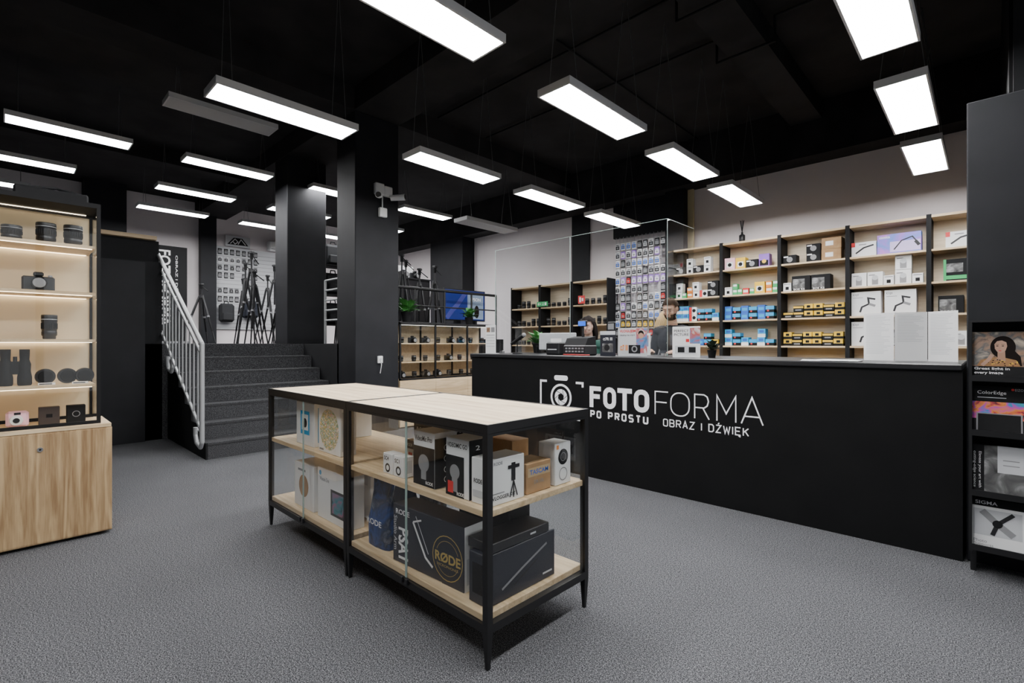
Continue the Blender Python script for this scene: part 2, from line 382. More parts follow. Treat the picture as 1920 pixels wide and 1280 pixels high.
def guard(x0,y0,x1,y1,n):
    r=thing('guard_railing','black steel guard railing on the raised floor edge','railing',(x0,y0,1.241)); dx,dy=x1-x0,y1-y0
    for z,rr in ((.9,.024),(.62,.012),(.34,.012)): part(MB().cyl((0,0,z),(dx,dy,z),rr,rr,BLK,8),'rail',r)
    for i in range(n+1):
        t=i/n; part(MB().cyl((dx*t,dy*t,0),(dx*t,dy*t,.9),.018,.018,BLK,8),'post',r)
guard(-6.7,4.05,-6.7,6.5,4)
r=thing('guard_railing','grey steel guard railing beside the pillar','railing',(-7.2,3.4,1.241))
for z in (.95,.8,.65,.5,.35): part(MB().cyl((0,0,z),(.5,0,z),.014,.014,RAIL,8),'rail',r)
for x in (0,.5): part(MB().cyl((x,0,0),(x,0,.95),.02,.02,RAIL,8),'post',r)

# ------------------------------------------------------------------ generic deco box
def pbox(w,d,h,base,deco=()):
    mb=MB().bbox(-w/2,w/2,0,d,0,h,base,min(.003,w*.03))
    FR={'F':((-w/2,0,0),X_,Z_,w,h),'E':((w/2,0,0),Y_,Z_,d,h),'T':((-w/2,0,h),X_,Y_,w,d),'W':((-w/2,d,0),(0,-1,0),Z_,d,h)}
    for i,q in enumerate(deco):
        face,kind=q[0],q[1]; o,r,u,W,H=FR[face]; o=Vector(o); lift=.0006+.0002*i
        R=Vector(r);U=Vector(u)
        if kind=='r': x0,x1,z0,z1,m=q[2:]; mb.rect(o+R*x0*W+U*z0*H,r,u,(x1-x0)*W,(z1-z0)*H,m,lift)
        elif kind=='t': body,x0,x1,z0,z1,m=q[2:8]; off=q[8] if len(q)>8 else 0.0; mb.text(body,o+R*x0*W+U*z0*H,r,u,(x1-x0)*W,(z1-z0)*H,m,off,1,lift)
        elif kind=='v':
            body,x0,x1,z0,z1,m=q[2:8]; off=q[8] if len(q)>8 else 0.0
            mb.text(body,o+R*x0*W+U*z1*H,tuple(-U),r,(z1-z0)*H,(x1-x0)*W,m,off,1,lift)
        elif kind=='c': cx,cz,rad,m=q[2:6]; inn=q[6] if len(q)>6 else 0; mb.disc(o+R*cx*W+U*cz*H,r,u,rad,rad,m,lift,24,inn)
    return mb

# ------------------------------------------------------------------ centre display case
DY=.655
def case_unit(x0,lab):
    y0=1.28
    r=thing('glass_display_case',lab,'display case',(x0,y0,0))
    W=1.1;D=DY;b=.028
    part(MB().bbox(0.010,W-.010,0.010,D-.010,.905,.937,WTOP,.001),'table_top',r,'light oak top')
    f=MB()
    for x in (0,W-b):
        for y in (0,D-b): f.box(x,x+b,y,y+b,.14,.905,BLK)
    for z in (.14,):
        for y in (0,D-b): f.box(b,W-b,y,y+b,z,z+b+.005,BLK)
        for x in (0,W-b): f.box(x,x+b,b,D-b,z,z+b+.005,BLK)
    for z in (.893,):
        for y in (0,D-b): f.box(b,W-b,y,y+b,z,.904,BLK)
        for x in (0,W-b): f.box(x,x+b,b,D-b,z,.904,BLK)
    f.box(-.001,W+.001,-.001,.010,.905,.939,BLK).box(-.001,W+.001,D-.010,D+.001,.905,.939,BLK).box(-.001,.010,.010,D-.010,.905,.939,BLK).box(W-.010,W+.001,.010,D-.010,.905,.939,BLK)
    part(f,'frame',r,'black steel frame')
    for x in (b/2,W-b/2):
        for y in (b/2,D-b/2):
            l=MB().cyl((x,y,0),(x,y,.14),.010,.02,BLK,4,False); part(l,'leg',r)
    part(MB().bbox(b,W-b,b*.5,D-b*.5,.173,.2,WX,.002),'bottom_shelf',r,'light oak shelf')
    part(MB().bbox(b*.5,W-b*.5,.012,D-.012,.577,.603,WX,.002),'middle_shelf',r,'light oak shelf')
    part(B(b,W/2-.003,.004,.009,.18,.893,GL),'glass_door',r); part(B(W/2+.003,W-b,.004,.009,.18,.893,GL),'glass_door',r)
    part(MB().box(W/2-.005,W/2-.0012,.0035,.0095,.18,.893,GEDGE).box(W/2+.0012,W/2+.005,.0035,.0095,.18,.893,GEDGE),'glass_edge',r)
    for x in (W/2-.03,W/2+.01): part(MB().bbox(x,x+.02,-.012,.002,.155,.185,BLKP,.003),'door_clip',r)
    part(B(b,W-b,D-.009,D-.004,.18,.893,GL),'back_glass',r)
    return r
ca=case_unit(-3.57,'black steel and glass display case with oak top')
cb=case_unit(-2.465,'black steel and glass display case filled with audio boxes')
part(B(.004,.009,.028,DY-.028,.18,.893,GL),'end_glass',ca)
part(B(1.091,1.096,.028,DY-.028,.18,.893,GL),'end_glass',cb)
def pb(name,label,w,d,h,base,deco,x,y,z,rot=0,cat='box',group=None):
    return obj(pbox(w,d,h,base,deco),name,label,cat,(x,y,z+.001),math.radians(rot),group)
MZ=.603; BZ=.2
G1='boxes in the glass display case'
pb('product_box','white box with a blue instant camera picture',.26,.12,.27,WHT,[('F','r',.25,.75,.25,.8,CYA),('F','r',.32,.68,.35,.72,WHT),('F','c',.5,.52,.03,BLKP),('E','r',.2,.85,.1,.9,CYA),('E','r',.3,.7,.25,.75,BLKP)],-3.12,1.34,MZ,0,group=G1)
pb('product_box','white square box with colourful floral pattern circle',.27,.10,.28,WHT,[('F','c',.5,.5,.12,A_FLORAL),('F','r',.05,.25,.04,.08,GRY),('E','r',.1,.9,.1,.9,LGR)],-2.77,1.33,MZ,0,group=G1)
pb('product_box','white box with small print',.2,.2,.2,WHT,[('F','r',.2,.8,.2,.6,LGR)],-3.2,1.6,MZ,0,group=G1)
pb('product_box','white box with round wooden tone picture',.28,.16,.28,WHT,[('F','c',.5,.5,.07,CARD),('F','r',.2,.6,.82,.87,GRY),('E','r',.2,.8,.3,.7,LGR),('E','c',.5,.5,.035,CARD)],-3.14,1.34,BZ,0,group=G1)
pb('product_box','white box with drawing tablet picture',.38,.10,.30,WHT,[('F','r',.45,.93,.15,.65,BLKP),('F','r',.5,.88,.2,.6,A_TAB),('F','t','Wacom One',.08,.4,.75,.83,GRY),('F','c',.1,.9,.015,CYA)],-2.75,1.34,BZ,0,group=G1)
pb('product_box','white box behind the tablet box',.34,.12,.33,WHT,[('F','r',.1,.9,.6,.9,LGR)],-2.8,1.52,BZ,0,group=G1)
for x,t in ((-2.14,'SC4'),(-2.045,'SC1')):
    pb('cable_box','small white box with black cable picture and lettering '+t,.085,.06,.10,WHT,[('F','t',t,.12,.6,.66,.86,BLKP,.02),('F','c',.5,.3,.022,BLKP,.013),('E','r',.2,.8,.2,.8,LGR)],x,1.33,MZ,0,group=G1)
for i,x in enumerate((-2.12,-2.02,-1.93)):
    pb('cable_box','small white box with red and black print',.085,.09,.15,WHT,[('F','r',.0,1,.72,1,BLKP),('F','t','RODE',.15,.7,.8,.9,WHT),('F','r',.3,.7,.15,.6,GRY if i else RED)],x,1.45,MZ,0,group=G1)
pb('cardboard_box','plain brown cardboard box',.2,.14,.17,CARD,[],-2.1,1.62,MZ,0,group=G1)
pb('microphone_box','black and white box with shotgun microphone picture',.16,.13,.245,WHT,[('F','r',0,1,.0,.72,BLKM),('F','t','VideoMic Pro',.08,.88,.82,.92,BLKP,.015),('F','c',.5,.42,.04,GRY),('F','r',.38,.62,.12,.45,GRY),('F','t','RODE',.6,.93,.04,.1,WHT,.02),('E','r',0,1,0,.9,BLKM),('E','c',.5,.72,.014,WHT,.011),('E','c',.5,.52,.014,WHT,.011),('E','c',.5,.32,.014,WHT,.011),('E','c',.5,.14,.014,WHT,.011)],-1.84,1.33,MZ,0,group=G1)
pb('microphone_box','black box with white header lettering',.16,.10,.265,BLKM,[('F','t','DEADCAT GO',.08,.92,.86,.94,WHT,.01),('F','c',.5,.45,.05,GRY),('E','r',.1,.9,.3,.6,GRY)],-1.75,1.49,MZ,0,group=G1)
pb('microphone_box','black and white box with furry microphone picture',.15,.12,.245,WHT,[('F','r',.0,.8,0,.7,BLKM),('F','t','VIDEOMIC GO',.06,.94,.84,.92,BLKP,.015),('F','c',.4,.42,.032,GRY),('F','r',.28,.52,.08,.42,GRY),('F','r',.1,.34,.05,.25,RED),('F','t','RODE',.5,.8,.03,.09,WHT,.02),('E','r',0,1,.0,1,BLKM),('E','t','2',.3,.5,.82,.9,WHT),('E','c',.5,.62,.016,WHT,.012),('E','c',.5,.42,.016,WHT,.012),('E','c',.5,.2,.016,WHT,.012)],-1.605,1.33,MZ,0,group=G1)
mb=pbox(.11,.20,.185,WHT,[('E','t','RODE',.1,.35,.86,.93,GRY,.02),('E','t','VLOGGER KIT',.06,.72,.12,.2,BLKP,.02),('E','r',.06,.4,.245,.265,GRY),('F','t','RODE',.15,.6,.45,.55,BLKP,.02),('F','r',.1,.9,.15,.3,LGR),('E','r',.6,.72,.45,.85,BLKP),('E','r',.5,.84,.72,.80,BLKP)])
for a,b in (((.66,.45),(.55,.1)),((.66,.45),(.77,.1)),((.66,.45),(.66,.08))):
    mb.stroke([(a[0]*.2,a[1]*.185),(b[0]*.2,b[1]*.185)],.006,(.055,0,0),Y_,Z_,BLKP,lift=.003)
obj(mb,'microphone_kit_box','white box with phone on mini tripod picture','box',(-1.46,1.33,MZ+.001),group=G1)
pb('microphone_box','brown cardboard box with blue printed label',.12,.16,.13,CARD,[('E','r',.05,.95,.55,.85,TAN),('E','t','TASCAM',.12,.88,.62,.78,BLU,.02),('E','t','DR-10L',.3,.7,.3,.42,GRY),('T','r',.1,.9,.1,.9,TAN)],-1.47,1.55,MZ,0,group=G1)
pb('speaker_box','white box with black round speaker picture and orange mark',.10,.115,.19,WHT,[('E','c',.5,.66,.036,BLKP),('E','c',.5,.66,.02,GRY,.017),('E','c',.5,.25,.03,GRY,.026),('E','r',.08,.22,.86,.96,ORG),('T','r',.1,.9,.1,.9,WHT)],-1.455,1.735,MZ,0,group=G1)
pb('cardboard_box','brown box standing at the back of the shelf',.18,.12,.17,CARD,[],-1.75,1.72,MZ,0,group=G1)
pb('microphone_box','small black box at the back of the shelf',.16,.10,.2,BLKM,[('F','t','RODE',.2,.8,.7,.85,WHT)],-2.3,1.65,MZ,0,group=G1)
mb=pbox(.50,.13,.275,NAVY,[('F','r',.72,1,0,1,NAVY),('F','v','PSA1',.09,.24,.08,.62,WHT,.03),('F','v','Studio Arm',.02,.07,.2,.8,LGR,.01),('F','t','RODE',.05,.26,.84,.93,WHT,.02),('F','c',.79,.42,.098,GOLD,.094),('F','c',.79,.42,.075,GOLD,.073),('F','r',.61,.97,.32,.52,NAVY),('F','t','RØDE',.63,.96,.34,.5,GOLD,.03),('F','t','MICROPHONES',.66,.93,.27,.31,GOLD),('E','r',0,1,0,1,WHT),('E','r',.1,.9,.1,.5,LGR)])
mb.stroke([(.16,.22),(.25,.08),(.30,.05)],.012,(-.25,0,0),X_,Z_,WHT,lift=.003); mb.stroke([(.18,.25),(.27,.10)],.005,(-.25,0,0),X_,Z_,LGR,lift=.003); mb.stroke([(.16,.22),(.22,.24)],.008,(-.25,0,0),X_,Z_,WHT,lift=.003)
obj(mb,'studio_arm_box','long dark box with white desk arm picture and gold emblem','box',(-1.83,1.335,BZ+.001),math.radians(3),G1)
mb=pbox(.11,.42,.205,NAVY,[('F','r',.2,.8,.2,.8,BLKM),('E','r',.8,.95,.12,.16,LGR)])
mb.stroke([(.08,.05),(.2,.10),(.36,.16)],.010,(.055,0,0),Y_,Z_,GRY,lift=.003); mb.stroke([(.15,.045),(.3,.11)],.006,(.055,0,0),Y_,Z_,BLKP,lift=.003)
obj(mb,'accessory_box','black glossy box with stand picture on its end','box',(-1.475,1.33,BZ+.001),0,G1)
pb('accessory_box','flat black box lying on top of another black box',.14,.36,.04,BLKP,[('E','r',.65,.75,.4,.6,LGR)],-1.49,1.35,BZ+.207,0,group=G1)
def bag(x,y,rot,m,lab,w=.2,h=.33):
    mb=MB(); vs=[];fs=[]
    prof=[(1,.05),(1.02,.052),(1,.048),(.96,.035),(.9,.012),(.95,.004)]
    for i,(ws,t) in enumerate(prof):
        z=h*i/5
        for a in range(16):
            th=2*math.pi*a/16; vs.append((w/2*ws*math.copysign(abs(math.cos(th))**.5,math.cos(th))+random.uniform(-.004,.004),t*math.copysign(abs(math.sin(th))**.6,math.sin(th))+random.uniform(-.003,.003),z))
    for j in range(5):
        for a in range(16): fs.append((j*16+a,j*16+(a+1)%16,(j+1)*16+(a+1)%16,(j+1)*16+a))
    mb.add(vs,fs,m); mb.add(vs[:16],[tuple(range(15,-1,-1))],m); mb.add(vs[-16:],[tuple(range(16))],m)
    mb.text('RODE',(-w*.35,-.058,h*.35),X_,Z_,w*.7,.03,WHT,.02,lift=.002)
    obj(mb,'product_bag',lab,'bag',(x,y,BZ+.001),rot,G1)
bag(-2.27,1.39,.0,A_POUCH,'blue printed plastic pouch standing upright'); bag(-2.30,1.54,.0,DKB,'dark blue printed plastic pouch standing upright')
bag(-2.08,1.54,.0,A_GREY,'grey shiny plastic wrapped pouch',.18,.30)
pb('product_box','black box behind the long studio arm box',.36,.14,.31,BLKM,[('F','r',.1,.6,.8,.95,GRY)],-1.76,1.62,BZ,0,group=G1)

# ------------------------------------------------------------------ service counter
ct=thing('service_counter','long black shop counter with white lettering on its front','counter',(-4.34,3.82,0))
Wc=4.34-.105
part(MB().box(0,Wc,0,.03,0,1.09,CTR).box(0,.03,.03,.95,0,1.09,CTR).box(Wc-.03,Wc,.03,.95,0,1.09,CTR).box(.03,Wc-.03,.92,.95,0,1.09,CTR),'counter_body',ct)
part(MB().bbox(-.015,Wc,-.02,.97,1.091,1.128,CTOP,.006),'counter_top',ct,'satin black worktop')
lg=MB()
def S(pts,wd,closed=False): lg.stroke(pts,wd,(4.34,0,0),X_,Z_,WHT2,closed)
def rr(x0,x1,z0,z1,c,k=4):
    o=[]
    for cx,cz,a0 in ((x1-c,z0+c,-90),(x1-c,z1-c,0),(x0+c,z1-c,90),(x0+c,z0+c,180)):
        for i in range(k+1):
            a=math.radians(a0+90*i/k); o.append((cx+c*math.cos(a),cz+c*math.sin(a)))
    return o
z0,z1=.655,.85; t=.042
def Fl(x,w,t): 
    S([(x+t/2,z0),(x+t/2,z1)],t); S([(x+t/2,z1-t/2),(x+w,z1-t/2)],t); S([(x+t/2,(z0+z1)/2+.005),(x+w*.9,(z0+z1)/2+.005)],t)
Fl(-2.68,.125,t)
S(rr(-2.53+t/2,-2.395-t/2,z0+t/2,z1-t/2,.045),t,True)
S([(-2.38,z1-t/2),(-2.235,z1-t/2)],t); S([(-2.3075,z1),(-2.3075,z0)],t)
S(rr(-2.215+t/2,-2.07-t/2,z0+t/2,z1-t/2,.045),t,True)
t=.010
Fl(-2.02,.12,t)
S(rr(-1.875,-1.72,z0+t/2,z1-t/2,.07,6),t,True)
S([(-1.675,z0),(-1.675,z1-t/2),(-1.60,z1-t/2),(-1.575,z1-.02),(-1.565,z1-.055),(-1.575,z1-.09),(-1.60,z1-.108),(-1.675,z1-.108)],t); S([(-1.61,z1-.108),(-1.56,z0)],t)
S([(-1.50,z0),(-1.50,z1),(-1.43,z0+.06),(-1.36,z1),(-1.36,z0)],t)
S([(-1.32,z0),(-1.245,z1),(-1.17,z0)],t); S([(-1.297,z0+.055),(-1.193,z0+.055)],t)
# small letters drawn as strokes on a 1 x 1.6 grid
GLY={'P':[[(0,0),(0,1.6),(.8,1.6),(1,1.4),(1,.95),(.8,.75),(0,.75)]],'O':[[(.2,0),(.8,0),(1,.2),(1,1.4),(.8,1.6),(.2,1.6),(0,1.4),(0,.2),(.2,0)]],
'R':[[(0,0),(0,1.6),(.8,1.6),(1,1.4),(1,1.0),(.8,.8),(0,.8)],[(.5,.8),(1,0)]],'S':[[(0,.0),(.8,0),(1,.2),(1,.6),(.8,.8),(.2,.8),(0,1.0),(0,1.4),(.2,1.6),(1,1.6)]],
'T':[[(0,1.6),(1,1.6)],[(.5,1.6),(.5,0)]],'U':[[(0,1.6),(0,.2),(.2,0),(.8,0),(1,.2),(1,1.6)]],'B':[[(0,0),(0,1.6),(.75,1.6),(.95,1.4),(.95,1.0),(.75,.82),(0,.82)],[(.75,.82),(1,.62),(1,.2),(.8,0),(0,0)]],
'A':[[(0,0),(.5,1.6),(1,0)],[(.2,.5),(.8,.5)]],'Z':[[(0,1.6),(1,1.6),(0,0),(1,0)]],'I':[[(.0,0),(.0,1.6)]],'D':[[(0,0),(0,1.6),(.7,1.6),(1,1.3),(1,.3),(.7,0),(0,0)]],
'Ź':[[(0,1.6),(1,1.6),(0,0),(1,0)],[(.4,1.85),(.65,2.15)]],'W':[[(0,1.6),(.3,0),(.65,1.2),(1.0,0),(1.3,1.6)]],'Ę':[[(1,0),(0,0),(0,1.6),(1,1.6)],[(0,.8),(.85,.8)],[(1,0),(.75,-.25),(1,-.4)]],'K':[[(0,0),(0,1.6)],[(1,1.6),(0.05,.7)],[(.35,.95),(1,0)]]}
def word(txt,x0,x1,z,h,wd,kx=1.05):
    u=h/1.6; adv=[]
    for c in txt: adv.append({' ':.5,'I':.0,'W':1.3}.get(c,1.0))
    tot=sum(adv); gap=((x1-x0)/(u*kx)-tot)/(len(txt)-1); x=x0
    for c,a in zip(txt,adv):
        if c!=' ':
            for st_ in GLY[c]: S([(x+px*u*kx,z+pz*u) for px,pz in st_],wd)
        x+=(a+gap)*u*kx
word('PO PROSTU',-2.665,-2.085,.565,.055,.0145)
word('OBRAZ I DŹWIĘK',-1.94,-1.27,.565,.055,.0085)
S([(-3.20,.87),(-3.28,.87),(-3.28,.52)],.022); S([(-2.84,.87),(-2.76,.87),(-2.76,.83)],.022); S([(-2.76,.6),(-2.76,.52),(-3.28,.52)],.022)
S(rr(-3.09,-2.95,.898,.918,.009),.03,True)
lg.disc((4.34-3.02,0,.72),X_,Z_,.13,.13,WHT2,.0012,40,.108); lg.disc((4.34-3.02,0,.72),X_,Z_,.078,.078,WHT2,.0012,40,.034)
for i in range(6):
    a=math.radians(60*i); b=math.radians(60*i+75)
    lg.stroke([(.034*math.cos(a),.034*math.sin(a)),(.08*math.cos(b),.08*math.sin(b))],.006,(4.34-3.02,0,.72),X_,Z_,CTR,lift=.002)
part(lg,'logo_lettering',ct,'white camera emblem and lettering')

ps=thing('plexiglass_screen','clear plexiglass protective screen standing on the black counter','screen',(0,4.2,1.129))
def pane(x0,x1,y0,y1,h):
    part(B(x0,x1,y0,y1,0,h,PLEX),'screen_pane',ps)
    part(B(x0-.001,x1+.001,y0,y1,h,h+.003,GEDGE),'pane_edge',ps,'pale green polished edge')
pane(-4.34,-3.2,0,.006,1.25); pane(-3.195,-2.10,0,.006,1.25)
pane(-2.10,-2.094,.01,.56,1.25)
for x in (-4.34,-3.2,-2.097):
    part(B(x-.001,x+.001,-.001,.007,0,1.25,GEDGE),'pane_edge',ps)
for x in (-4.25,-3.25,-3.12,-2.15): part(MB().bbox(x,x+.05,-.02,.026,0,.03,CHR,.003),'screen_clamp',ps,'small metal clamp')

# ------------------------------------------------------------------ counter items
CZ=1.129
def card(x,y,w,h,base,deco,lab,rot=0,name='leaflet'):
    r=thing(name,lab,'leaflet',(x,y,CZ),math.radians(rot))
    part(pbox(w,.004,h,base,deco),'sheet',r); part(MB().box(-w*.3,w*.3,.004,.09,0,.004,WHT),'stand_foot',r,'acrylic foot')
card(-4.16,3.95,.17,.33,WHT,[('F','r',.1,.45,.75,.92,A_PHOTO),('F','r',.55,.9,.75,.92,GRY),('F','r',.1,.9,.35,.36,GRY),('F','r',.1,.9,.45,.46,GRY),('F','r',.1,.9,.55,.56,GRY),('F','r',.1,.9,.25,.26,GRY),('F','r',.1,.9,.64,.66,GRY)],'white printed leaflet in an acrylic holder')
card(-2.60,4.0,.17,.235,NAVY,[('F','t','α7R III',.2,.8,.62,.74,WHT,.02),('F','r',.15,.85,.15,.5,A_GREY),('F','c',.45,.33,.03,BLKP),('F','r',0,1,.85,1,LGR)],'dark camera leaflet in an acrylic holder')
card(-2.35,4.02,.30,.26,LGR,[('F','t','VLOGUJEM',.06,.62,.82,.94,RED,.03),('F','t','idealny na start',.06,.60,.7,.78,BLKP,.01),('F','r',.64,1,.12,.98,A_CAMO),('F','c',.80,.80,.028,HDK),('F','c',.80,.72,.026,SKIN),('F','t','α7 III',.08,.35,.2,.4,ORG,.03),('F','r',.38,.78,.1,.4,BLKM),('F','c',.58,.26,.03,GRY,.018)],'grey leaflet showing a vlogger with camera')
card(-1.82,3.98,.24,.26,WHT,[('F','r',.64,1,.45,.95,A_CAMO),('F','t','PERFECT',.06,.6,.82,.9,BLKP,.01),('F','t','PICTURE',.06,.6,.7,.78,BLKP,.01),('F','r',.1,.85,.12,.38,LGR),('F','r',.2,.45,.16,.34,BLKM),('F','r',.6,.85,.16,.34,BLKM),('F','r',.5,.62,.5,.6,RED)],'white leaflet with camera pictures')
card(-2.50,4.45,.2,.22,WHT,[('F','r',.1,.9,.4,.9,A_CAMO),('F','c',.5,.6,.04,RED),('F','r',.1,.7,.15,.2,GRY)],'white leaflet with sports photo behind the others')
def plant(x,y,z,s=1,lab='small green potted plant',n=26,m=None):
    r=thing('potted_plant',lab,'plant',(x,y,z))
    part(MB().lathe([(.035*s,0),(.048*s,.08*s),(.05*s,.085*s),(.044*s,.085*s),(.04*s,.07*s),(.001,.07*s)],(0,0,0),BLKM,16),'pot',r,'dark plant pot')
    f=MB()
    for i in range(n):
        a=random.uniform(0,6.28); el=random.uniform(.35,1.35); L=random.uniform(.09,.17)*s; w=.028*s
        d=Vector((math.cos(a)*math.cos(el),math.sin(a)*math.cos(el),math.sin(el))); sd=Vector((-math.sin(a),math.cos(a),0))
        b=Vector((0,0,.075*s)); p1=b+d*L*.35; p2=b+d*L*.7+Vector((0,0,-.005)); p3=b+d*L+Vector((math.cos(a),math.sin(a),0))*.02*s-Vector((0,0,.03*s))
        f.add([b-sd*.002,b+sd*.002,p1+sd*w*.4,p1-sd*w*.4,p2+sd*w,p2-sd*w,p3],[(0,1,2,3),(3,2,4,5),(5,4,6)],m or LEAF,True)
    part(f,'foliage',r); return r
plant(-1.66,4.12,CZ,.75,'small dark potted plant standing on the counter',26,mat('leaf_dark',(.02,.035,.02),.6))
plant(-4.0,4.6,CZ,1.4,'green potted plant standing on the counter',34)
r=thing('receipt_printer','black receipt printer on the counter','printer',(-3.28,4.0,CZ))
part(MB().bbox(-.09,.09,0,.17,0,.13,BLKP,.012),'body',r); part(B(-.06,.06,-.001,.0,.05,.06,LGR),'paper_slot',r); part(MB().box(-.07,.07,.06,.065,.13,.17,WHT),'paper',r,'white paper strip')
r=thing('cash_register','black cash register with keys and red cables','cash register',(-2.98,3.98,CZ))
part(MB().bbox(-.14,.14,0,.2,0,.10,BLKP,.01),'body',r)
mb=MB(); mb.add([(-.13,0.01,.10),(.13,.01,.10),(.13,.19,.10),(-.13,.19,.10),(-.13,.05,.17),(.13,.05,.17),(.13,.19,.19),(-.13,.19,.19)],[(3,2,1,0),(4,5,6,7),(0,1,5,4),(1,2,6,5),(2,3,7,6),(3,0,4,7)],BLKM); part(mb,'upper_housing',r)
mb=MB(); mb.cyl((.0,.15,.18),(0,.15,.29),.012,.012,BLKP,8); mb.bbox(-.05,.05,.13,.16,.29,.35,BLKP,.004); mb.rect((-.045,.13,.297),X_,Z_,.09,.045,mat('display_blue',(.02,.1,.6),.3,emit=(.03,.15,.9),es=.8)); part(mb,'customer_display',r,'small display with blue screen on a pole')
for i in range(12):
    part(B(-.11+.04*(i%6),-.085+.04*(i%6),-.002,0,.03+.03*(i//6),.045+.03*(i//6),GRY),'key',r)
mb=MB(); mb.tube([(-.12,-.02,.006),(-.05,-.06,.006),(.05,-.03,.006),(.15,-.07,.006),(.2,-.02,.006)],.005,RED,6); part(mb,'red_cable',r,'red cable')
r=thing('card_terminal','black card payment terminal on a stand','payment terminal',(-2.77,4.35,CZ))
part(MB().lathe([(.06,0),(.06,.01),(.012,.02),(.012,.2)],(0,0,0),BLKP,16),'stand',r); part(MB().bbox(-.045,.045,-.03,.0,.18,.34,BLKP,.01).rect((-.035,-.03,.26),X_,Z_,.07,.06,GRY),'terminal_body',r)
r=thing('desk_microphone','black microphone on a small desk stand','microphone',(-3.78,4.0,CZ))
part(MB().lathe([(.055,0),(.055,.012),(.008,.02)],(0,0,0),BLKM,16).cyl((0,0,.02),(0,0,.15),.006,.006,BLKM,8),'stand',r)
part(MB().cyl((-.09,0,.11),(.10,0,.21),.018,.022,BLKM,12).sph((.10,0,.21),(.024,.024,.024),GRY,12,8),'microphone_body',r)
def monitor(x,y,rot):
    r=thing('computer_monitor','computer monitor seen from behind on the counter','monitor',(x,y,CZ),rot)
    part(MB().bbox(-.24,.24,0,.03,.04,.24,LGR,.008),'screen_housing',r); part(MB().cyl((0,.03,.01),(0,.03,.1),.02,.02,BLKP,10).bbox(-.1,.1,-.03,.12,0,.012,BLKP,.004),'stand',r)
monitor(-3.62,4.5,0.2)
r=thing('document_display','transparent holder with printed white sheets standing on the counter','document display',(-.37,4.25,CZ))
zig=[(-.27,.03),(-.09,-.02),(.08,.06),(.235,-.02)]
for i in range(3):
    a,b=zig[i],zig[i+1]; mb=MB(); d=Vector((b[0]-a[0],b[1]-a[1],0)); L=d.length; d.normalize()
    mb.rect((a[0],a[1],0),d,Z_,L-.004,.33,WHT,0)
    for k in range(26 if i!=1 else 18): mb.rect((a[0]+d.x*.015,a[1]+d.y*.015,.31-k*.0105),d,Z_,(L-.035)*random.uniform(.6,1),.0028,LGR,.001)
    part(mb,'printed_sheet',r)
for i,(x,y,rt) in enumerate(((-.86,4.0,.2),(-.80,4.1,-.15),(-.72,3.98,.05))):
    obj(MB().box(-.105,.105,-.148,.148,0,.0012,WHT),'paper_sheet','white sheet of paper lying on the counter','paper',(x,y,CZ+.0015*i),rt,'loose papers on the counter')

# ------------------------------------------------------------------ tall shelf wall
LV=[.40,.80,1.21,1.62,2.02,2.43]
def shelfunit(x0,x1,top,levels,y0=8.12,y1=8.46):
    r=thing('shelving_unit','tall light oak shelving unit with black uprights','shelf',(x0,y0,0),group='shelving units on the back wall')
    W=x1-x0;D=y1-y0
    part(B(.025,W-.025,D-.012,D,0,top,WBK),'back_panel',r)
    for x in (0,W-.025): part(MB().box(x,x+.025,-.01,D,0,top+.012,BLKM),'side_panel',r,'black upright')
    for z in levels: part(B(.0255,W-.0255,.0,D-.0125,z-.025,z,WX),'shelf',r)
    part(B(.0255,W-.0255,.0,D-.0125,top-.03,top,WX),'top_panel',r)
UX=[-3.96,-3.12,-2.26,-1.40,-.54,.09]
for a,b in zip(UX[:-1],UX[1:]): shelfunit(a,b,2.86,LV)
BX=(-7.87,-7.0,-6.13)
for a in BX: shelfunit(a,a+.86,2.5,[.4,.8,1.21,1.62,2.02])
K={}
def kind(k,w,d,h,base,deco,lab,nm='product_box'): K[k]=(pbox(w,d,h,base,deco).mesh(nm),w,lab,nm)
kind('yb',.115,.12,.10,YEL,[('F','r',0,1,0,.35,BLKM),('F','r',.3,.7,.45,.8,BLKM),('E','r',0,1,0,.35,BLKM)],'small yellow and black battery box')
kind('by',.13,.12,.09,BLKM,[('F','r',0,1,.6,.9,YEL),('F','r',.2,.8,.2,.4,GRY)],'small black battery box with yellow band')
kind('cy',.12,.14,.10,BLKM,[('F','r',0,1,.45,1,CYA),('F','c',.3,.3,.015,RED),('E','r',0,1,.45,1,CYA)],'small blue and black box')
kind('cw',.11,.14,.13,CYA,[('F','r',.0,1,.0,.4,WHT),('F','r',.2,.8,.55,.85,BLU)],'small cyan and white box')
kind('bu',.11,.12,.11,BLU,[('F','r',.15,.85,.3,.7,CYA)],'small dark blue box')
kind('wr',.13,.14,.12,WHT,[('F','r',0,.35,0,1,RED),('F','c',.65,.5,.03,BLKM)],'white box with red side and black lens print')
kind('bk',.18,.16,.13,BLKM,[('F','c',.5,.5,.04,GRY),('F','r',.05,.4,.75,.9,WHT)],'black box with camera print')
kind('wh',.17,.16,.19,WHT,[('F','r',.3,.7,.1,.6,GRY),('F','r',.1,.5,.75,.82,GRY),('F','c',.5,.6,.034,LGR)],'white box with grey product print')
kind('ws',.11,.12,.13,WHT,[('F','r',.3,.7,.2,.55,BLKM),('F','r',.1,.9,.8,.88,GRY)],'small white box with black print')
kind('pk',.16,.14,.19,PNK,[('F','r',.2,.8,.2,.65,WHT),('F','c',.5,.42,.03,BLKM)],'pink instant camera box')
kind('yl',.15,.14,.18,YEL,[('F','r',.2,.8,.2,.65,WHT),('F','c',.5,.42,.03,BLKM)],'yellow instant camera box')
kind('pu',.15,.14,.20,PUR,[('F','r',.1,.9,.1,.5,BLKM),('F','c',.5,.42,.03,YEL)],'purple and black camera box')
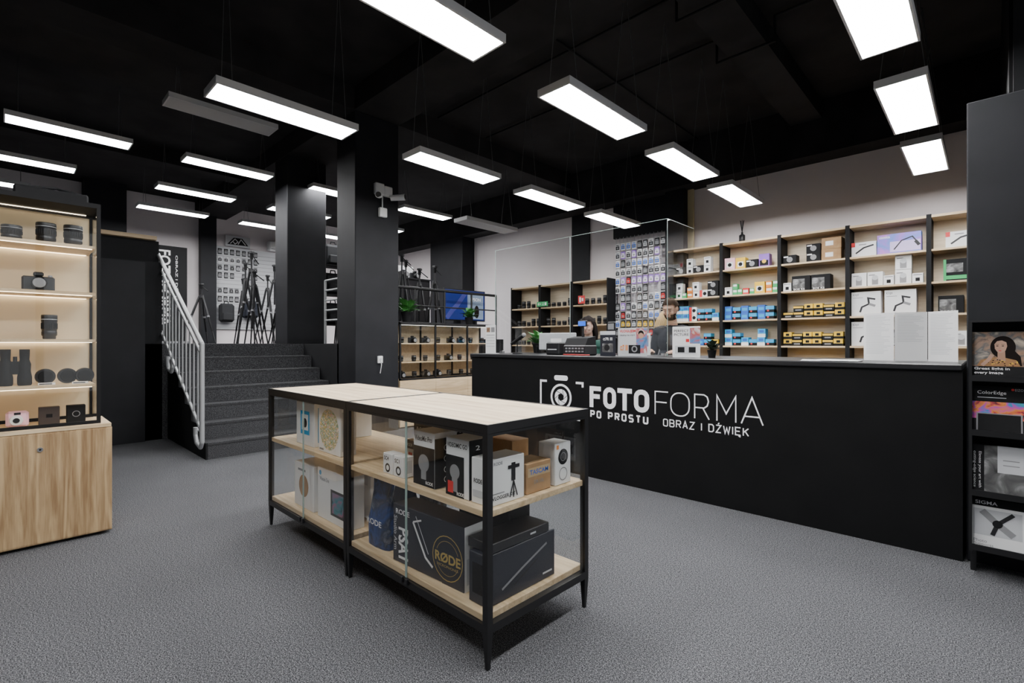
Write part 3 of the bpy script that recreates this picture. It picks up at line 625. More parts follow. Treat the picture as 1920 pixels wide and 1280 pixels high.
kind('gn',.07,.10,.09,GRN,[('F','r',.1,.9,.5,.9,WHT)],'small green film box on the shelf')
kind('og',.09,.10,.09,ORG,[('F','r',.1,.9,.4,.8,WHT)],'small orange film box on the shelf')
kind('rd',.09,.10,.10,RED,[('F','r',.1,.9,.3,.7,WHT)],'small red film box on the shelf')
kind('cd',.24,.2,.16,CARD,[('F','r',.2,.6,.3,.7,WHT)],'brown cardboard box with white label')
kind('cam',.24,.2,.22,BLKM,[('F','r',.05,.7,.15,.8,A_GREY),('F','t','EOS R5',.1,.7,.05,.16,WHT,.02)],'black camera box with grey camera picture')
kind('grn',.26,.2,.27,BLKM,[('F','r',.05,.95,.08,.25,GRN),('F','r',.1,.7,.4,.8,A_GREY),('F','r',0,.1,0,1,GRN)],'black and green boxed photo gear')
mb=pbox(.33,.14,.33,WHT,[('F','t','DJI',.06,.25,.82,.92,GRY,.02),('F','r',.06,.4,.74,.76,GRY)])
mb.stroke([(.10,.05),(.12,.12),(.2,.16),(.19,.24),(.27,.22)],.022,(-.165,0,0),X_,Z_,BLKP,lift=.002); mb.stroke([(.2,.16),(.27,.13)],.03,(-.165,0,0),X_,Z_,GRY,lift=.0025)
K['dji']=(mb.mesh('gimbal_box'),.33,'large white box with camera gimbal picture','gimbal_box')
mb=pbox(.46,.12,.26,A_PUR,[('F','t','comica',.05,.3,.8,.93,WHT,.03),('F','r',.3,.98,.08,.6,mat('lilac',(.6,.5,.8),.5))])
mb.stroke([(.18,.05),(.26,.16),(.37,.2),(.42,.12)],.014,(-.23,0,0),X_,Z_,BLKP,lift=.002); mb.stroke([(.40,.14),(.44,.08)],.035,(-.23,0,0),X_,Z_,BLKP,lift=.0025)
K['com']=(mb.mesh('microphone_arm_box'),.46,'long blue and purple box with microphone arm picture','microphone_arm_box')
mb=pbox(.28,.14,.20,WHT,[('F','r',0,.15,.7,1,RED),('F','r',.3,.6,.8,.86,GRY)])
mb.stroke([(.05,.05),(.14,.12),(.25,.15)],.02,(-.14,0,0),X_,Z_,BLKP,lift=.002)
K['wrg']=(mb.mesh('product_box'),.28,'white box with black rig picture','product_box')
def row(x0,x1,z,seq,grp,y=8.17,stack=0):
    x=x0+.035
    for k in seq:
        if isinstance(k,(float,int)): x+=k; continue
        me,w,lab,nm=K[k]
        if x+w>x1-.03: break
        obj(me,nm,lab,'box',(x+w/2,y+random.uniform(0,.03),z+.001),random.uniform(-.03,.03),grp)
        if stack and random.random()<stack:
            h=max(v.co.z for v in me.vertices)
            obj(me,nm,lab,'box',(x+w/2+random.uniform(-.004,.004),y+.02,z+.002+h),random.uniform(-.03,.03),grp)
        x+=w+.009
U=lambda i:(UX[i],UX[i+1])
g='boxes on the shelving'
row(*U(0),2.43,['bk','ws','bk','ws','bk','ws'],g,stack=.4); row(*U(0),2.02,['ws','gn','og','ws','wr','bk','ws'],g,stack=.5); row(*U(0),1.62,['cw','cw','wr','cy','cy','cw'],g,stack=.6); row(*U(0),1.21,['bu','cy','yb','bu','cy','yb','bu'],g,stack=.8)
row(*U(1),2.43,['pk','yl','bk','pu','bk'],g); row(*U(1),2.02,['ws','gn','gn','rd','gn','yl','og','gn'],g,stack=.5); row(*U(1),1.62,['bu','cy','bu','cy','bu','cy','cy'],g,stack=.9); row(*U(1),1.21,['cw','cy','cw','cy','cw','cy'],g,stack=.8); row(*U(1),.80,['wr']*5,g)
row(*U(2),2.43,['bk',.12,'bk','cd'],g,stack=.3); row(*U(2),2.02,['ws','cam','cam','bk'],g); row(*U(2),1.62,['by','by','yb','yb','by','yb'],g,stack=.9); row(*U(2),1.21,['yb','by','yb','yb','by','yb'],g,stack=.9); row(*U(2),.80,['yb']*6,g)
row(*U(3),2.43,['wrg','com'],g); row(*U(3),2.02,['wh','wh','ws','wh','ws'],g,stack=.3); row(*U(3),1.62,['dji',.03,'dji'],g); row(*U(3),1.21,['dji','cam'],g)
row(UX[4],.12,2.43,[.12,'wrg'],g); row(UX[4],.12,2.02,[.1,'grn'],g); row(UX[4],.12,1.62,[.05,'cam'],g); row(UX[4],.12,1.21,['wh','wh'],g)

def lensmb(r,h):
    mb=MB(); mb.lathe([(r*.8,0),(r*.85,h*.04),(r*.85,h*.12),(r,h*.16),(r,h*.3),(r*.96,h*.32),(r*.96,h*.36),(r,h*.38),(r,h*.7),(r*1.04,h*.74),(r*1.04,h*.95),(r,h),(r*.85,h),(r*.8,h*.96),(r*.001,h*.95)],(0,0,0),BLKP,24)
    mb.lathe([(r*1.045,h*.80),(r*1.045,h*.82)],(0,0,0),LGR,24)
    for i in range(24):
        a=i*math.pi/12; mb.box(r*math.cos(a)-.002,r*math.cos(a)+.002,r*math.sin(a)-.002,r*math.sin(a)+.002,h*.42,h*.66,BLKM)
    return mb
LM={}
def lens(x,y,z,r,h,grp,lab='black camera lens standing upright'):
    k=(r,h)
    if k not in LM: LM[k]=lensmb(r,h).mesh('camera_lens')
    return obj(LM[k],'camera_lens',lab,'camera lens',(x,y,z+.001),0,grp)
def camera(x,y,z,rot,grp='cameras on display',s=1):
    r=thing('camera','black camera with lens','camera',(x,y,z+.001),rot,grp); 
    mb=MB().bbox(-.07*s,.07*s,0,.04*s,0,.085*s,BLKP,.008*s).bbox(-.022*s,.022*s,-.005*s,.035*s,.085*s,.11*s,BLKP,.006*s).cyl((.05*s,.02*s,.085*s),(.05*s,.02*s,.095*s),.01*s,.01*s,GRY,12); part(mb,'camera_body',r)
    part(MB().cyl((0,0,.042*s),(0,-.07*s,.042*s),.033*s,.035*s,BLKM,20).cyl((0,-.07*s,.042*s),(0,-.072*s,.042*s),.028*s,.026*s,GRY,20),'lens',r)
for a in BX:
    for z in (1.21,1.62,2.02):
        for i in range(5): lens(a+.13+i*.145,8.26,z,random.choice((.04,.045)),random.choice((.10,.13,.17)),'lenses on the back shelves')
r=thing('reed_diffuser','dark bottle with scent sticks on top of the shelving unit','diffuser',(-2.84,8.25,2.875))
part(MB().lathe([(.04,0),(.045,.01),(.045,.1),(.015,.12),(.015,.15),(.001,.15)],(0,0,0),BLKP,16),'bottle',r)
for i in range(5): part(MB().cyl((0,0,.14),(.03*math.cos(i*1.26),.03*math.sin(i*1.26),.34),.004,.004,BLKM,5),'scent_stick',r)

def packs(x0,y0,z0,nc,nr,dx,dz,grp,rotz,order,mix=(0,4,7,7,8,0,5)):
    cols=[(WHT,BLKM),(BLKM,YEL),(WHT,BLU),(BLKM,RED),(BLKM,LGR),(LGR,BLKM),(PUR,WHT),(BLKM,GRY),(GRY,BLKM)]
    ms=[]
    for a,b in cols:
        mb=MB().bbox(-.045,.045,0,.012,0,.14,a,.003).rect((-.038,0,.02),X_,Z_,.076,.07,b).rect((-.03,0,.1),X_,Z_,.06,.015,b).disc((0,0,.055),X_,Z_,.02,.02,GRY,.0012)
        ms.append(mb.mesh('blister_pack'))
    R=Matrix.Rotation(rotz,3,'Z')
    for j in range(nr):
        for i in range(nc):
            p=R@Vector((i*dx,0,0)); k=order[j%len(order)] if random.random()<.45 else random.choice(mix)
            if random.random()<.05: continue
            obj(ms[k],'blister_pack','small accessory blister pack hanging on a hook','accessory pack',(x0+p.x,y0+p.y,z0+j*dz),rotz,grp)
r=thing('wire_grid_panel','grey wire grid panel with hooks on the wall','display grid',(-5.24,8.36,1.35))
mb=MB()
for i in range(14): mb.box(i*.08-.003,i*.08+.003,0,.006,0,1.95,LGR)
for j in range(25): mb.box(0,1.04,-.004,.0,j*.08,j*.08+.006,LGR)
part(mb,'wire_grid',r)
packs(-5.17,8.30,1.38,9,11,.118,.165,'accessory packs on the wire grid',0,[7,1,4,7,4,0,6,0,2,0,2],(0,4,7,2,0,6,5,3,7))

# ------------------------------------------------------------------ brochure rack
rk=thing('brochure_rack','black metal brochure rack with four tiers','brochure rack',(-.075,3.60,0))
RW=.48
part(B(.0,RW,.235,.25,.14,1.36,BLK),'back_panel',rk); part(B(0,.012,0,.235,.14,1.36,BLK),'side_panel',rk); part(B(RW-.012,RW,0,.235,.14,1.36,BLK),'side_panel',rk)
for x in (0.003,RW-.027): part(B(x,x+.024,.12,.23,0,.14,BLK),'foot',rk)
tiers=[1.06,.77,.45,.16]
for z in tiers:
    part(MB().box(.012,RW-.012,0,.235,z-.012,z,BLK).box(.012,RW-.012,0,.008,z,z+.02,BLK),'tier_shelf',rk)
part(MB().box(.0,RW,.0,.235,1.36,1.37,BLK),'top_panel',rk)
def brochure(mb,x,z,lab):
    o=obj(mb,'brochure',lab,'brochure',(x,3.64,z+.002),0,'brochures in the rack'); o.rotation_euler=(math.radians(-12),0,0); return o
mb=pbox(.205,.012,.255,A_PHOTO,[('F','r',0,1,0,.26,BLKM),('F','t','Great light in',.06,.72,.17,.24,WHT,.02),('F','t','every image',.06,.6,.08,.15,WHT,.02)])
P0=(0,0,0); PF=mb.frame(P0,X_,Z_)
mb.disc((.02,0,.17),X_,Z_,.048,.06,HDK,.0022,32)
mb.add([PF(x,y,.0023) for x,y in ((.0,.16),(.05,.17),(.085,.12),(.09,.07),(.055,.067),(.03,.1))],[(5,4,3,2,1,0)],HDK)
mb.add([PF(x,y,.003) for x,y in ((-.012,.185),(-.010,.160),(-.001,.144),(.008,.138),(.018,.140),(.030,.152),(.036,.175),(.033,.196),(.016,.206),(-.002,.202))],[tuple(range(10))],SKIN)
mb.add([PF(x,y,.0029) for x,y in ((.0,.15),(.0,.112),(-.012,.1),(.03,.095),(.028,.15))],[(0,1,2,3,4)],mat('skin_shade',(.42,.23,.15),.6))
mb.add([PF(x,y,.0027) for x,y in ((-.08,.067),(-.065,.10),(-.02,.115),(.03,.112),(.07,.1),(.085,.067))],[(0,5,4,3,2,1)],mat('blouse_brown',(.35,.17,.06),.6))
mb.stroke([(-.06,.07),(-.035,.10),(-.02,.13)],.016,P0,X_,Z_,SKIN,lift=.0034)
for i in range(30):
    mb.disc((random.uniform(-.055,.075),0,random.uniform(.07,.103)),X_,Z_,.0035,.0025,HDK if i%2 else YEL,.0033,8)
for dx in (-.001,.020): mb.disc((dx,0,.176),X_,Z_,.0050,.0022,HDK,.004,12); mb.rect((dx-.006,0,.183),X_,Z_,.012,.0016,HDK,.004)
mb.disc((.009,0,.150),X_,Z_,.006,.0022,RED,.004,14); mb.rect((.0085,0,.158),X_,Z_,.0013,.014,M['skin_shade'],.004)
me1=mb.mesh('brochure')
for x in (.035,.26): brochure(me1,x,1.06,'brochure with portrait photograph and white lettering')
me2=pbox(.205,.012,.255,BLKM,[('F','t','ColorEdge',.12,.66,.80,.89,WHT,.0),('F','r',.12,.66,.74,.755,LGR),('F','r',.0,1,.30,.66,A_POWD),('F','r',.1,.95,.0,.42,GRY),('F','r',.13,.92,.03,.40,BLKM),('F','c',.78,.93,.006,RED),('F','t','EIZO',.82,.97,.9,.95,LGR)]).mesh('brochure')
me3=pbox(.205,.012,.255,A_GREY,[('F','r',.0,.25,0,1,BLKM),('F','v','Elevate your art with',.13,.2,.1,.85,WHT),('F','v','cutting-edge science',.03,.1,.1,.85,WHT),('F','r',.5,1,.45,1,LGR),('F','r',.6,.9,.6,.62,GRY),('F','r',.6,.9,.7,.72,GRY)]).mesh('brochure')
mb=pbox(.205,.012,.255,WHT,[('F','r',0,1,.84,1,BLKM),('F','t','SIGMA',.08,.5,.88,.95,WHT,.01),('F','r',.05,.95,.25,.78,LGR),('F','t','Photo',.05,.3,.1,.16,GRY),('F','t','Supports',.05,.42,.02,.09,GRY)])
mb.stroke([(-.06,.19),(.0,.13),(.06,.08)],.03,P0,X_,Z_,GRY,lift=.003); mb.stroke([(.06,.19),(.0,.13),(-.02,.07)],.018,P0,X_,Z_,BLKP,lift=.0032); mb.disc((.0,0,.13),X_,Z_,.02,.02,BLKM,.0035)
me4=mb.mesh('brochure')
for x in (.035,.26):
    brochure(me2,x,.77,'black brochure with colour powder burst'); brochure(me3,x,.45,'grey brochure with vertical lettering'); brochure(me4,x,.16,'white brochure with tripod picture')

# ------------------------------------------------------------------ tall lit vitrine
vt=thing('tall_vitrine','tall oak vitrine with black frame and lit glass showcase','display cabinet',(-4.6,-.7,0))
VW=1.21;VD=.43
part(MB().bbox(0,VD,0,VW,.02,.70,WZ,.003),'base_cabinet',vt,'oak cupboard base')
part(MB().bbox(-.002,VD+.003,-.002,VW-.004,.70,.725,WY,.002),'base_top',vt)
for y in (.0,VW/2): part(B(VD,VD+.004,y+.004,y+VW/2-.004,.03,.69,WZ),'cupboard_door',vt)
part(MB().cyl((VD,VW/2+.06+.2,.60),(VD+.012,VW/2+.26,.60),.014,.014,CHR,14).cyl((VD+.012,VW/2+.26,.60),(VD+.014,VW/2+.26,.60),.006,.006,BLKM,8),'lock',vt,'round chrome lock')
V1=VW-.055; VT=2.16
f=MB()
for y in (0,V1-.02): 
    for x in (0,VD-.045): f.box(x,x+.02,y,y+.02,.726,VT-.01,BLKM)
for z in (.726,VT-.03):
    for x in (0,VD-.045): f.box(x,x+.02,.02,V1-.02,z,z+.02,BLKM)
f.box(0,VD-.025,0,V1,VT-.01,VT,BLKM)
part(f,'frame',vt,'black steel frame')
part(B(.0,.012,.02,V1-.02,.748,VT-.03,CREAM),'back_panel',vt,'cream back panel')
part(B(.02,VD-.045,V1-.015,V1-.010,.748,VT-.03,GL),'side_glass',vt)
SZ=[.985,1.275,1.58,1.885]
for z in SZ: part(B(.013,VD-.055,.03,V1-.025,z-.018,z,WY),'shelf',vt)
for z in [s-.0195 for s in SZ]+[VT-.012]:
    part(B(.02,.034,.04,V1-.04,z-.003,z,LED),'led_strip',vt,'warm white light strip')
    part(B(.352,.362,.04,V1-.04,z-.003,z,LED),'led_strip',vt,'warm white light strip')
part(B(VD-.034,VD-.029,.02,V1/2-.002,.74,VT-.03,GL),'glass_door',vt); part(B(VD-.034,VD-.029,V1/2+.002,V1-.02,.74,VT-.03,GL),'glass_door',vt)
G2='goods in the tall vitrine'; VX=-4.34
lens(VX,.045,1.885,.047,.09,G2,'short wide black camera lens'); lens(VX,.20,1.885,.048,.13,G2); lens(VX,.33,1.885,.047,.135,G2)
camera(VX,.165,1.58,math.pi/2,G2,1.1); lens(VX,.215,1.275,.038,.155,G2,'slim tall black camera lens')
r=thing('binoculars','black binoculars standing upright','binoculars',(VX,.06,.986),math.pi/2,G2)
for s_ in (-1,1): part(MB().lathe([(.030,0),(.034,.01),(.034,.05),(.028,.09),(.03,.13),(.022,.16),(.024,.20),(.024,.225),(.001,.225)],(s_*.042,0,0),BLKM,20),'barrel',r)
part(MB().box(-.02,.02,-.012,.012,.07,.15,BLKM).cyl((0,0,.15),(0,0,.18),.01,.01,BLKP,12),'bridge',r)
for y in (.195,.30,.385):
    mb=MB(); mb.cyl((.0,0,.05),(.02,0,.05),.05,.048,BLKP,28).cyl((.02,0,.05),(.024,0,.05),.038,.036,BLKM,28)
    obj(mb,'lens_filter','round black lens filter standing on edge','lens filter',(VX,y,.987),.15,G2)
for y in (.20,.36): obj(MB().box(0,.004,-.04,.04,0,.014,WHT).rect((.004,-.035,.003),Y_,Z_,.06,.006,BLKP),'price_tag','small white price label on the shelf','price tag',(VX+.06,y,.986),0,G2)
r=thing('instant_camera','pastel pink instant camera with large round lens','camera',(VX,.07,.726),math.pi/2,G2)
part(MB().bbox(-.052,.052,0,.05,.0,.10,PNK,.014),'camera_body',r); part(MB().cyl((-.005,0,.045),(-.005,-.025,.045),.032,.028,WHT,24).cyl((-.005,-.025,.045),(-.005,-.028,.045),.016,.015,BLKP,20),'lens',r); part(B(-.015,.015,-.002,.0,.078,.092,BLKP),'flash_window',r)
pb('photo_printer','dark bronze square pocket printer',.10,.05,.115,mat('bronze_brown',(.05,.035,.03),.4),[('F','r',.35,.65,.4,.6,BLKM)],VX,.215,.725,90,'printer',G2)
pb('camera_pouch','black rounded hard case with grey logo',.095,.05,.115,BLKM,[('F','c',.5,.5,.02,GRY,.016)],VX,.345,.725,90,'case',G2)
mb=MB().bbox(-4.55,-4.25,.05,.40,VT+.002,VT+.06,BLKM,.01); mb.tube([(-4.3,.06,VT+.06),(-4.35,.25,VT+.09),(-4.3,.38,VT+.06)],.008,BLKM); obj(mb,'black_equipment_case','black equipment box on top of the tall vitrine','box')

# ------------------------------------------------------------------ low vitrine beside the pillar
vt=thing('wall_vitrine','black framed glass showcase with oak base along the raised floor','display cabinet',(-6.58,4.03,0))
VW=1.95
part(MB().bbox(0,.42,0,VW,.02,.70,WY,.003),'base_cabinet',vt)
for i in range(3): part(B(.42,.424,i*VW/3+.003,(i+1)*VW/3-.003,.04,.69,WY),'cupboard_door',vt)
f=MB()
for y in (0,VW/3-.012,2*VW/3-.012,VW-.025):
    for x in (0,.395): f.box(x,x+.025,y,y+.025,.701,1.55,BLK)
for z in (.701,1.525):
    for x in (0,.395): f.box(x,x+.025,0,VW,z,z+.025,BLK)
f.box(0,.42,0,VW,1.55,1.56,BLK)
part(f,'frame',vt,'black steel frame')
part(B(0,.008,.03,VW-.03,.73,1.52,WBK),'back_panel',vt)
for z in (.97,1.25): part(B(.026,.39,.026,VW-.026,z-.016,z,WY),'shelf',vt)
part(B(.37,.376,.04,VW-.04,1.515,1.52,LEDW),'led_strip',vt)
for i in range(3): part(B(.41,.414,i*VW/3+.015,(i+1)*VW/3-.015,.73,1.52,GL),'glass_door',vt)
for z in (.727,.97,1.25):
    for i in range(8):
        y=4.15+i*.235+random.uniform(-.03,.03)
        if random.random()<.55: camera(-6.33,y,z,math.pi/2,'cameras in the wall vitrine')
        else: lens(-6.33,y,z,.035,.09,'lenses in the wall vitrine')
plant(-6.38,4.3,1.561,1.9,'green potted plant standing on the showcase',34); plant(-6.38,5.55,1.561,1.5,'green potted plant standing on the showcase',30)

# ------------------------------------------------------------------ raised area goods
def tripod(x,y,z,h,sp,rot,lab='black camera tripod standing open',grp='camera tripods'):
    r=thing('tripod',lab,'tripod',(x,y,z),rot,grp); t=h*.78
    for i in range(3):
        a=i*2.094; d=Vector((math.cos(a),math.sin(a),0)); l=MB(); top=Vector((0,0,t))+d*.03; bot=d*sp+Vector((0,0,.01)); md=top.lerp(bot,.45); m2=top.lerp(bot,.75)
        l.cyl(top,md,.021,.021,BLKP,8).cyl(md,m2,.017,.017,BLKM,8).cyl(m2,bot,.013,.012,BLKP,8).cyl(md-(bot-top).normalized()*.03,md,.025,.025,GRY,8); l.sph(bot,(.014,.014,.0105),BLKM,8,5)
        part(l,'leg',r)
    part(MB().cyl((0,0,t*.62),(0,0,h*.93),.015,.015,BLKP,8).cyl((0,0,t-.03),(0,0,t+.03),.045,.04,BLKP,10),'centre_column',r)
    part(MB().cyl((0,0,h*.9),(0,0,h*.96),.026,.03,BLKM,10).bbox(-.035,.035,-.035,.035,h*.96,h*.985,BLKP,.004).cyl((.02,0,h*.94),(.16,0,h*.86),.008,.01,BLKM,6),'tripod_head',r)
    return r
for x,y,h,s_ in ((-11.0,3.45,1.35,.26),(-10.45,3.32,1.6,.26),(-9.9,3.25,1.75,.26),(-11.2,4.0,1.5,.26),(-10.6,3.92,1.65,.26),(-10.0,3.85,1.5,.26),(-9.35,3.6,1.3,.25),(-8.0,4.55,1.65,.26),(-7.9,5.3,1.6,.28),(-8.15,4.15,1.7,.22),
    (-9.3,3.1,1.3,.22),(-7.4,4.3,1.4,.2),(-7.2,4.75,1.55,.2),(-7.25,5.15,1.35,.18),(-7.6,5.75,1.5,.22),(-8.4,5.0,1.75,.22)):
    tripod(x,y,1.241,h,s_,random.random()*2)
tripod(-11.2,2.75,1.241,1.2,.35,.5,'slim black light stand on the raised floor')
r=thing('display_sideboard','black display sideboard carrying cameras on the raised floor','sideboard',(-9.3,4.7,1.241))
part(MB().bbox(0,.4,0,1.9,0,1.38,BLKM,.005),'body',r); part(MB().bbox(-.01,.41,-.01,1.91,1.38,1.41,BLKP,.004),'top_panel',r)
for i in range(3): part(B(.4,.405,.02+i*.63,.61+i*.63,.05,1.34,BLKP),'door',r)
for i in range(6): camera(-9.1,4.85+i*.3,2.652,math.pi/2,'cameras on the black sideboard',1.7)
obj(MB().bbox(-9.27,-9.25,5.2,6.4,2.652,2.95,WHT,.004),'white_sign_board','plain white board standing behind the cameras','sign')
r=thing('television','wide screen showing a blue and white advert on a stand','television',(-7.0,5.5,1.241))
part(MB().bbox(-.03,0,0,1.0,.42,1.0,BLKP,.006),'housing',r)
mb=MB().rect((0,.02,.44),Y_,Z_,.96,.54,SCR,.001); mb.rect((0,.55,.46),Y_,Z_,.40,.5,mat('screen_light',(.25,.33,.45),.3,emit=(.3,.4,.6),es=.12),.002); mb.text('EPSON',(0,.62,.80),Y_,Z_,.26,.06,WHT2,.02,lift=.003)
mb.stroke([(.06,.46),(.2,.62),(.3,.7),(.5,.94)],.09,(0,0,0),Y_,Z_,mat('screen_violet',(.05,.06,.28),.3,emit=(.07,.07,.4),es=.12),lift=.0025)
mb.disc((0,.78,.6),Y_,Z_,.06,.12,HDK,.003)
part(mb,'screen',r); part(MB().box(-.1,.1,.3,.34,0,.42,BLKP).box(-.1,.1,.66,.70,0,.42,BLKP),'stand',r)
r=thing('rollup_banner','tall black banner with vertical white lettering','banner',(-13.3,2.32,1.241))
mb=B(0,.01,0,.66,.05,2.2,BLKM); mb.text('FOTOFORMA',(.012,.12,2.1),(0,0,-1),Y_,1.7,.22,WHT,.02); mb.text('OBRAZ I DŹWIĘK',(.012,.42,2.0),(0,0,-1),Y_,1.2,.07,WHT,.0)
part(mb,'banner_sheet',r); part(MB().bbox(-.08,.1,-.02,.68,0,.05,GRY,.01),'banner_base',r)
r=thing('slatwall_panel','grey pegboard panel with hanging camera straps and packs','display panel',(-13.98,3.75,1.6))
part(MB().bbox(0,.03,0,1.45,0,2.1,LGR,.004),'panel',r)
mb=MB()
for j in range(20): mb.box(.03,.032,0,1.45,.05+j*.1,.06+j*.1,GRY)
part(mb,'slat_groove',r)
packs(-13.93,3.83,2.9,7,4,.14,.2,'accessory packs on the pegboard',math.pi/2,[7,8,0,7],(7,7,4,8,0))
packs(-13.93,3.83,2.3,4,2,.13,.22,'accessory packs on the pegboard',math.pi/2,[7,8],(7,8))
r=thing('logo_sign','light sign with a black angular emblem','sign',(-13.93,3.95,3.72)); mb=B(0,.02,0,.58,0,.27,LGR)
mb.add([(.022,x,z) for x,z in ((.04,.05),(.19,.23),(.39,.23),(.54,.05))],[(0,1,2,3)],BLKM)
mb.stroke([(.11,.07),(.22,.20),(.29,.13),(.22,.07),(.17,.13)],.018,(.024,0,0),Y_,Z_,WHT); mb.stroke([(.29,.07),(.36,.20),(.47,.07)],.018,(.024,0,0),Y_,Z_,WHT); part(mb,'sign_board',r)
r=thing('air_conditioner','white wall air conditioning unit','air conditioner',(-13.945,4.95,3.72)); part(MB().bbox(0,.2,0,.7,0,.26,WHT,.03),'housing',r); part(B(.195,.203,.05,.65,.03,.05,GRY),'air_outlet',r)
def backpack(x,y,z,m,lab,w=.34,h=.46):
    r=thing('backpack',lab,'bag',(x,y,z))
    part(MB().bbox(0,.16,-w/2,w/2,0,h,m,.05),'body',r); part(MB().bbox(.16,.22,-w*.36,w*.36,.04,h*.5,m,.02),'front_pocket',r)
    part(MB().tube([(.05,-.05,h),(.05,-.04,h+.06),(.05,.04,h+.06),(.05,.05,h)],.01,BLKM),'carry_handle',r)
BCH=mat('bag_charcoal',(.022,.023,.026),.8)
backpack(-13.9,3.95,1.78,BCH,'charcoal grey camera backpack hanging on the panel'); backpack(-13.9,4.5,1.9,mat('bag_navy',(.015,.018,.03),.8),'dark blue camera bag hanging on the panel',.40,.44)
r=thing('bag_display_rack','black steel rack with two shelves for camera bags','rack',(-8.95,4.02,1.241))
for x in (0,.4):
    for y in (0,.55): part(B(x,x+.02,y,y+.02,0,1.45,BLK),'post',r)
for z in (.35,.9,1.43): part(B(.0,.42,.0,.57,z-.015,z,BLKM),'shelf',r)
for z in (.35,.9,1.43): backpack(-8.85,4.30,1.242+z,BCH,'black camera bag standing on the steel rack',.40,.40)

r=thing('exit_sign','green emergency exit sign with white arrow','sign',(-7.05,8.08,2.04)); mb=B(0,.30,0,.01,0,.10,GRN); mb.rect((.22,0,.02),X_,Z_,.045,.06,WHT,.001); mb.disc((.175,0,.075),X_,Z_,.008,.008,WHT,.001,10); mb.stroke([(.19,.02),(.172,.045),(.178,.065)],.008,(0,0,0),X_,Z_,WHT); mb.stroke([(.155,.022),(.172,.045)],.008,(0,0,0),X_,Z_,WHT); mb.stroke([(.03,.05),(.12,.05)],.012,(0,0,0),X_,Z_,WHT); mb.stroke([(.06,.08),(.03,.05),(.06,.02)],.012,(0,0,0),X_,Z_,WHT); part(mb,'sign_plate',r)
r=thing('fire_sign','small red fire equipment sign','sign',(-5.95,8.08,2.04)); mb=B(0,.16,0,.01,0,.16,RED); mb.rect((.03,0,.03),X_,Z_,.04,.1,WHT,.001); mb.rect((.09,0,.05),X_,Z_,.04,.06,WHT,.001); part(mb,'sign_plate',r)

# ------------------------------------------------------------------ pillar fittings
WP=mat('white_plastic',(.9,.9,.9),.35)
r=thing('security_camera','white bullet security camera pair on a wall box','security camera',(-6.128,3.72,3.25))
part(MB().bbox(0,.07,-.14,.0,.06,.22,WP,.012).bbox(0,.07,.005,.13,.06,.20,WP,.012),'junction_box',r)
for y,d in ((-.13,(.16,-.10,-.07)),(.13,(.17,.13,-.02))):
    c=MB(); p=Vector((.06,y*.7,.07)); q=p+Vector(d); c.cyl(p,p+Vector((.03,0,-.02)),.02,.02,WP,12).cyl(p+Vector((.02,0,-.03)),q,.040,.046,WP,18).cyl(q,q+Vector(d).normalized()*.004,.038,.036,BLKP,18); part(c,'camera_head',r)
part(MB().bbox(0,.06,-.07,.05,-.24,-.11,WP,.01).cyl((.02,-.01,-.12),(.02,-.01,.06),.009,.009,WP,8),'sensor_box',r)
r=thing('wall_socket','white wall socket with a cable on the black pillar','socket',(-6.128,3.68,.98)); part(MB().bbox(0,.025,-.04,.04,-.01,.09,WHT,.006),'socket_plate',r); part(MB().cyl((.025,0,.04),(.03,0,.04),.02,.02,LGR,14).tube([(.03,0,.03),(.05,0,-.03),(.03,-.01,-.15)],.005,WHT),'plug_cable',r)

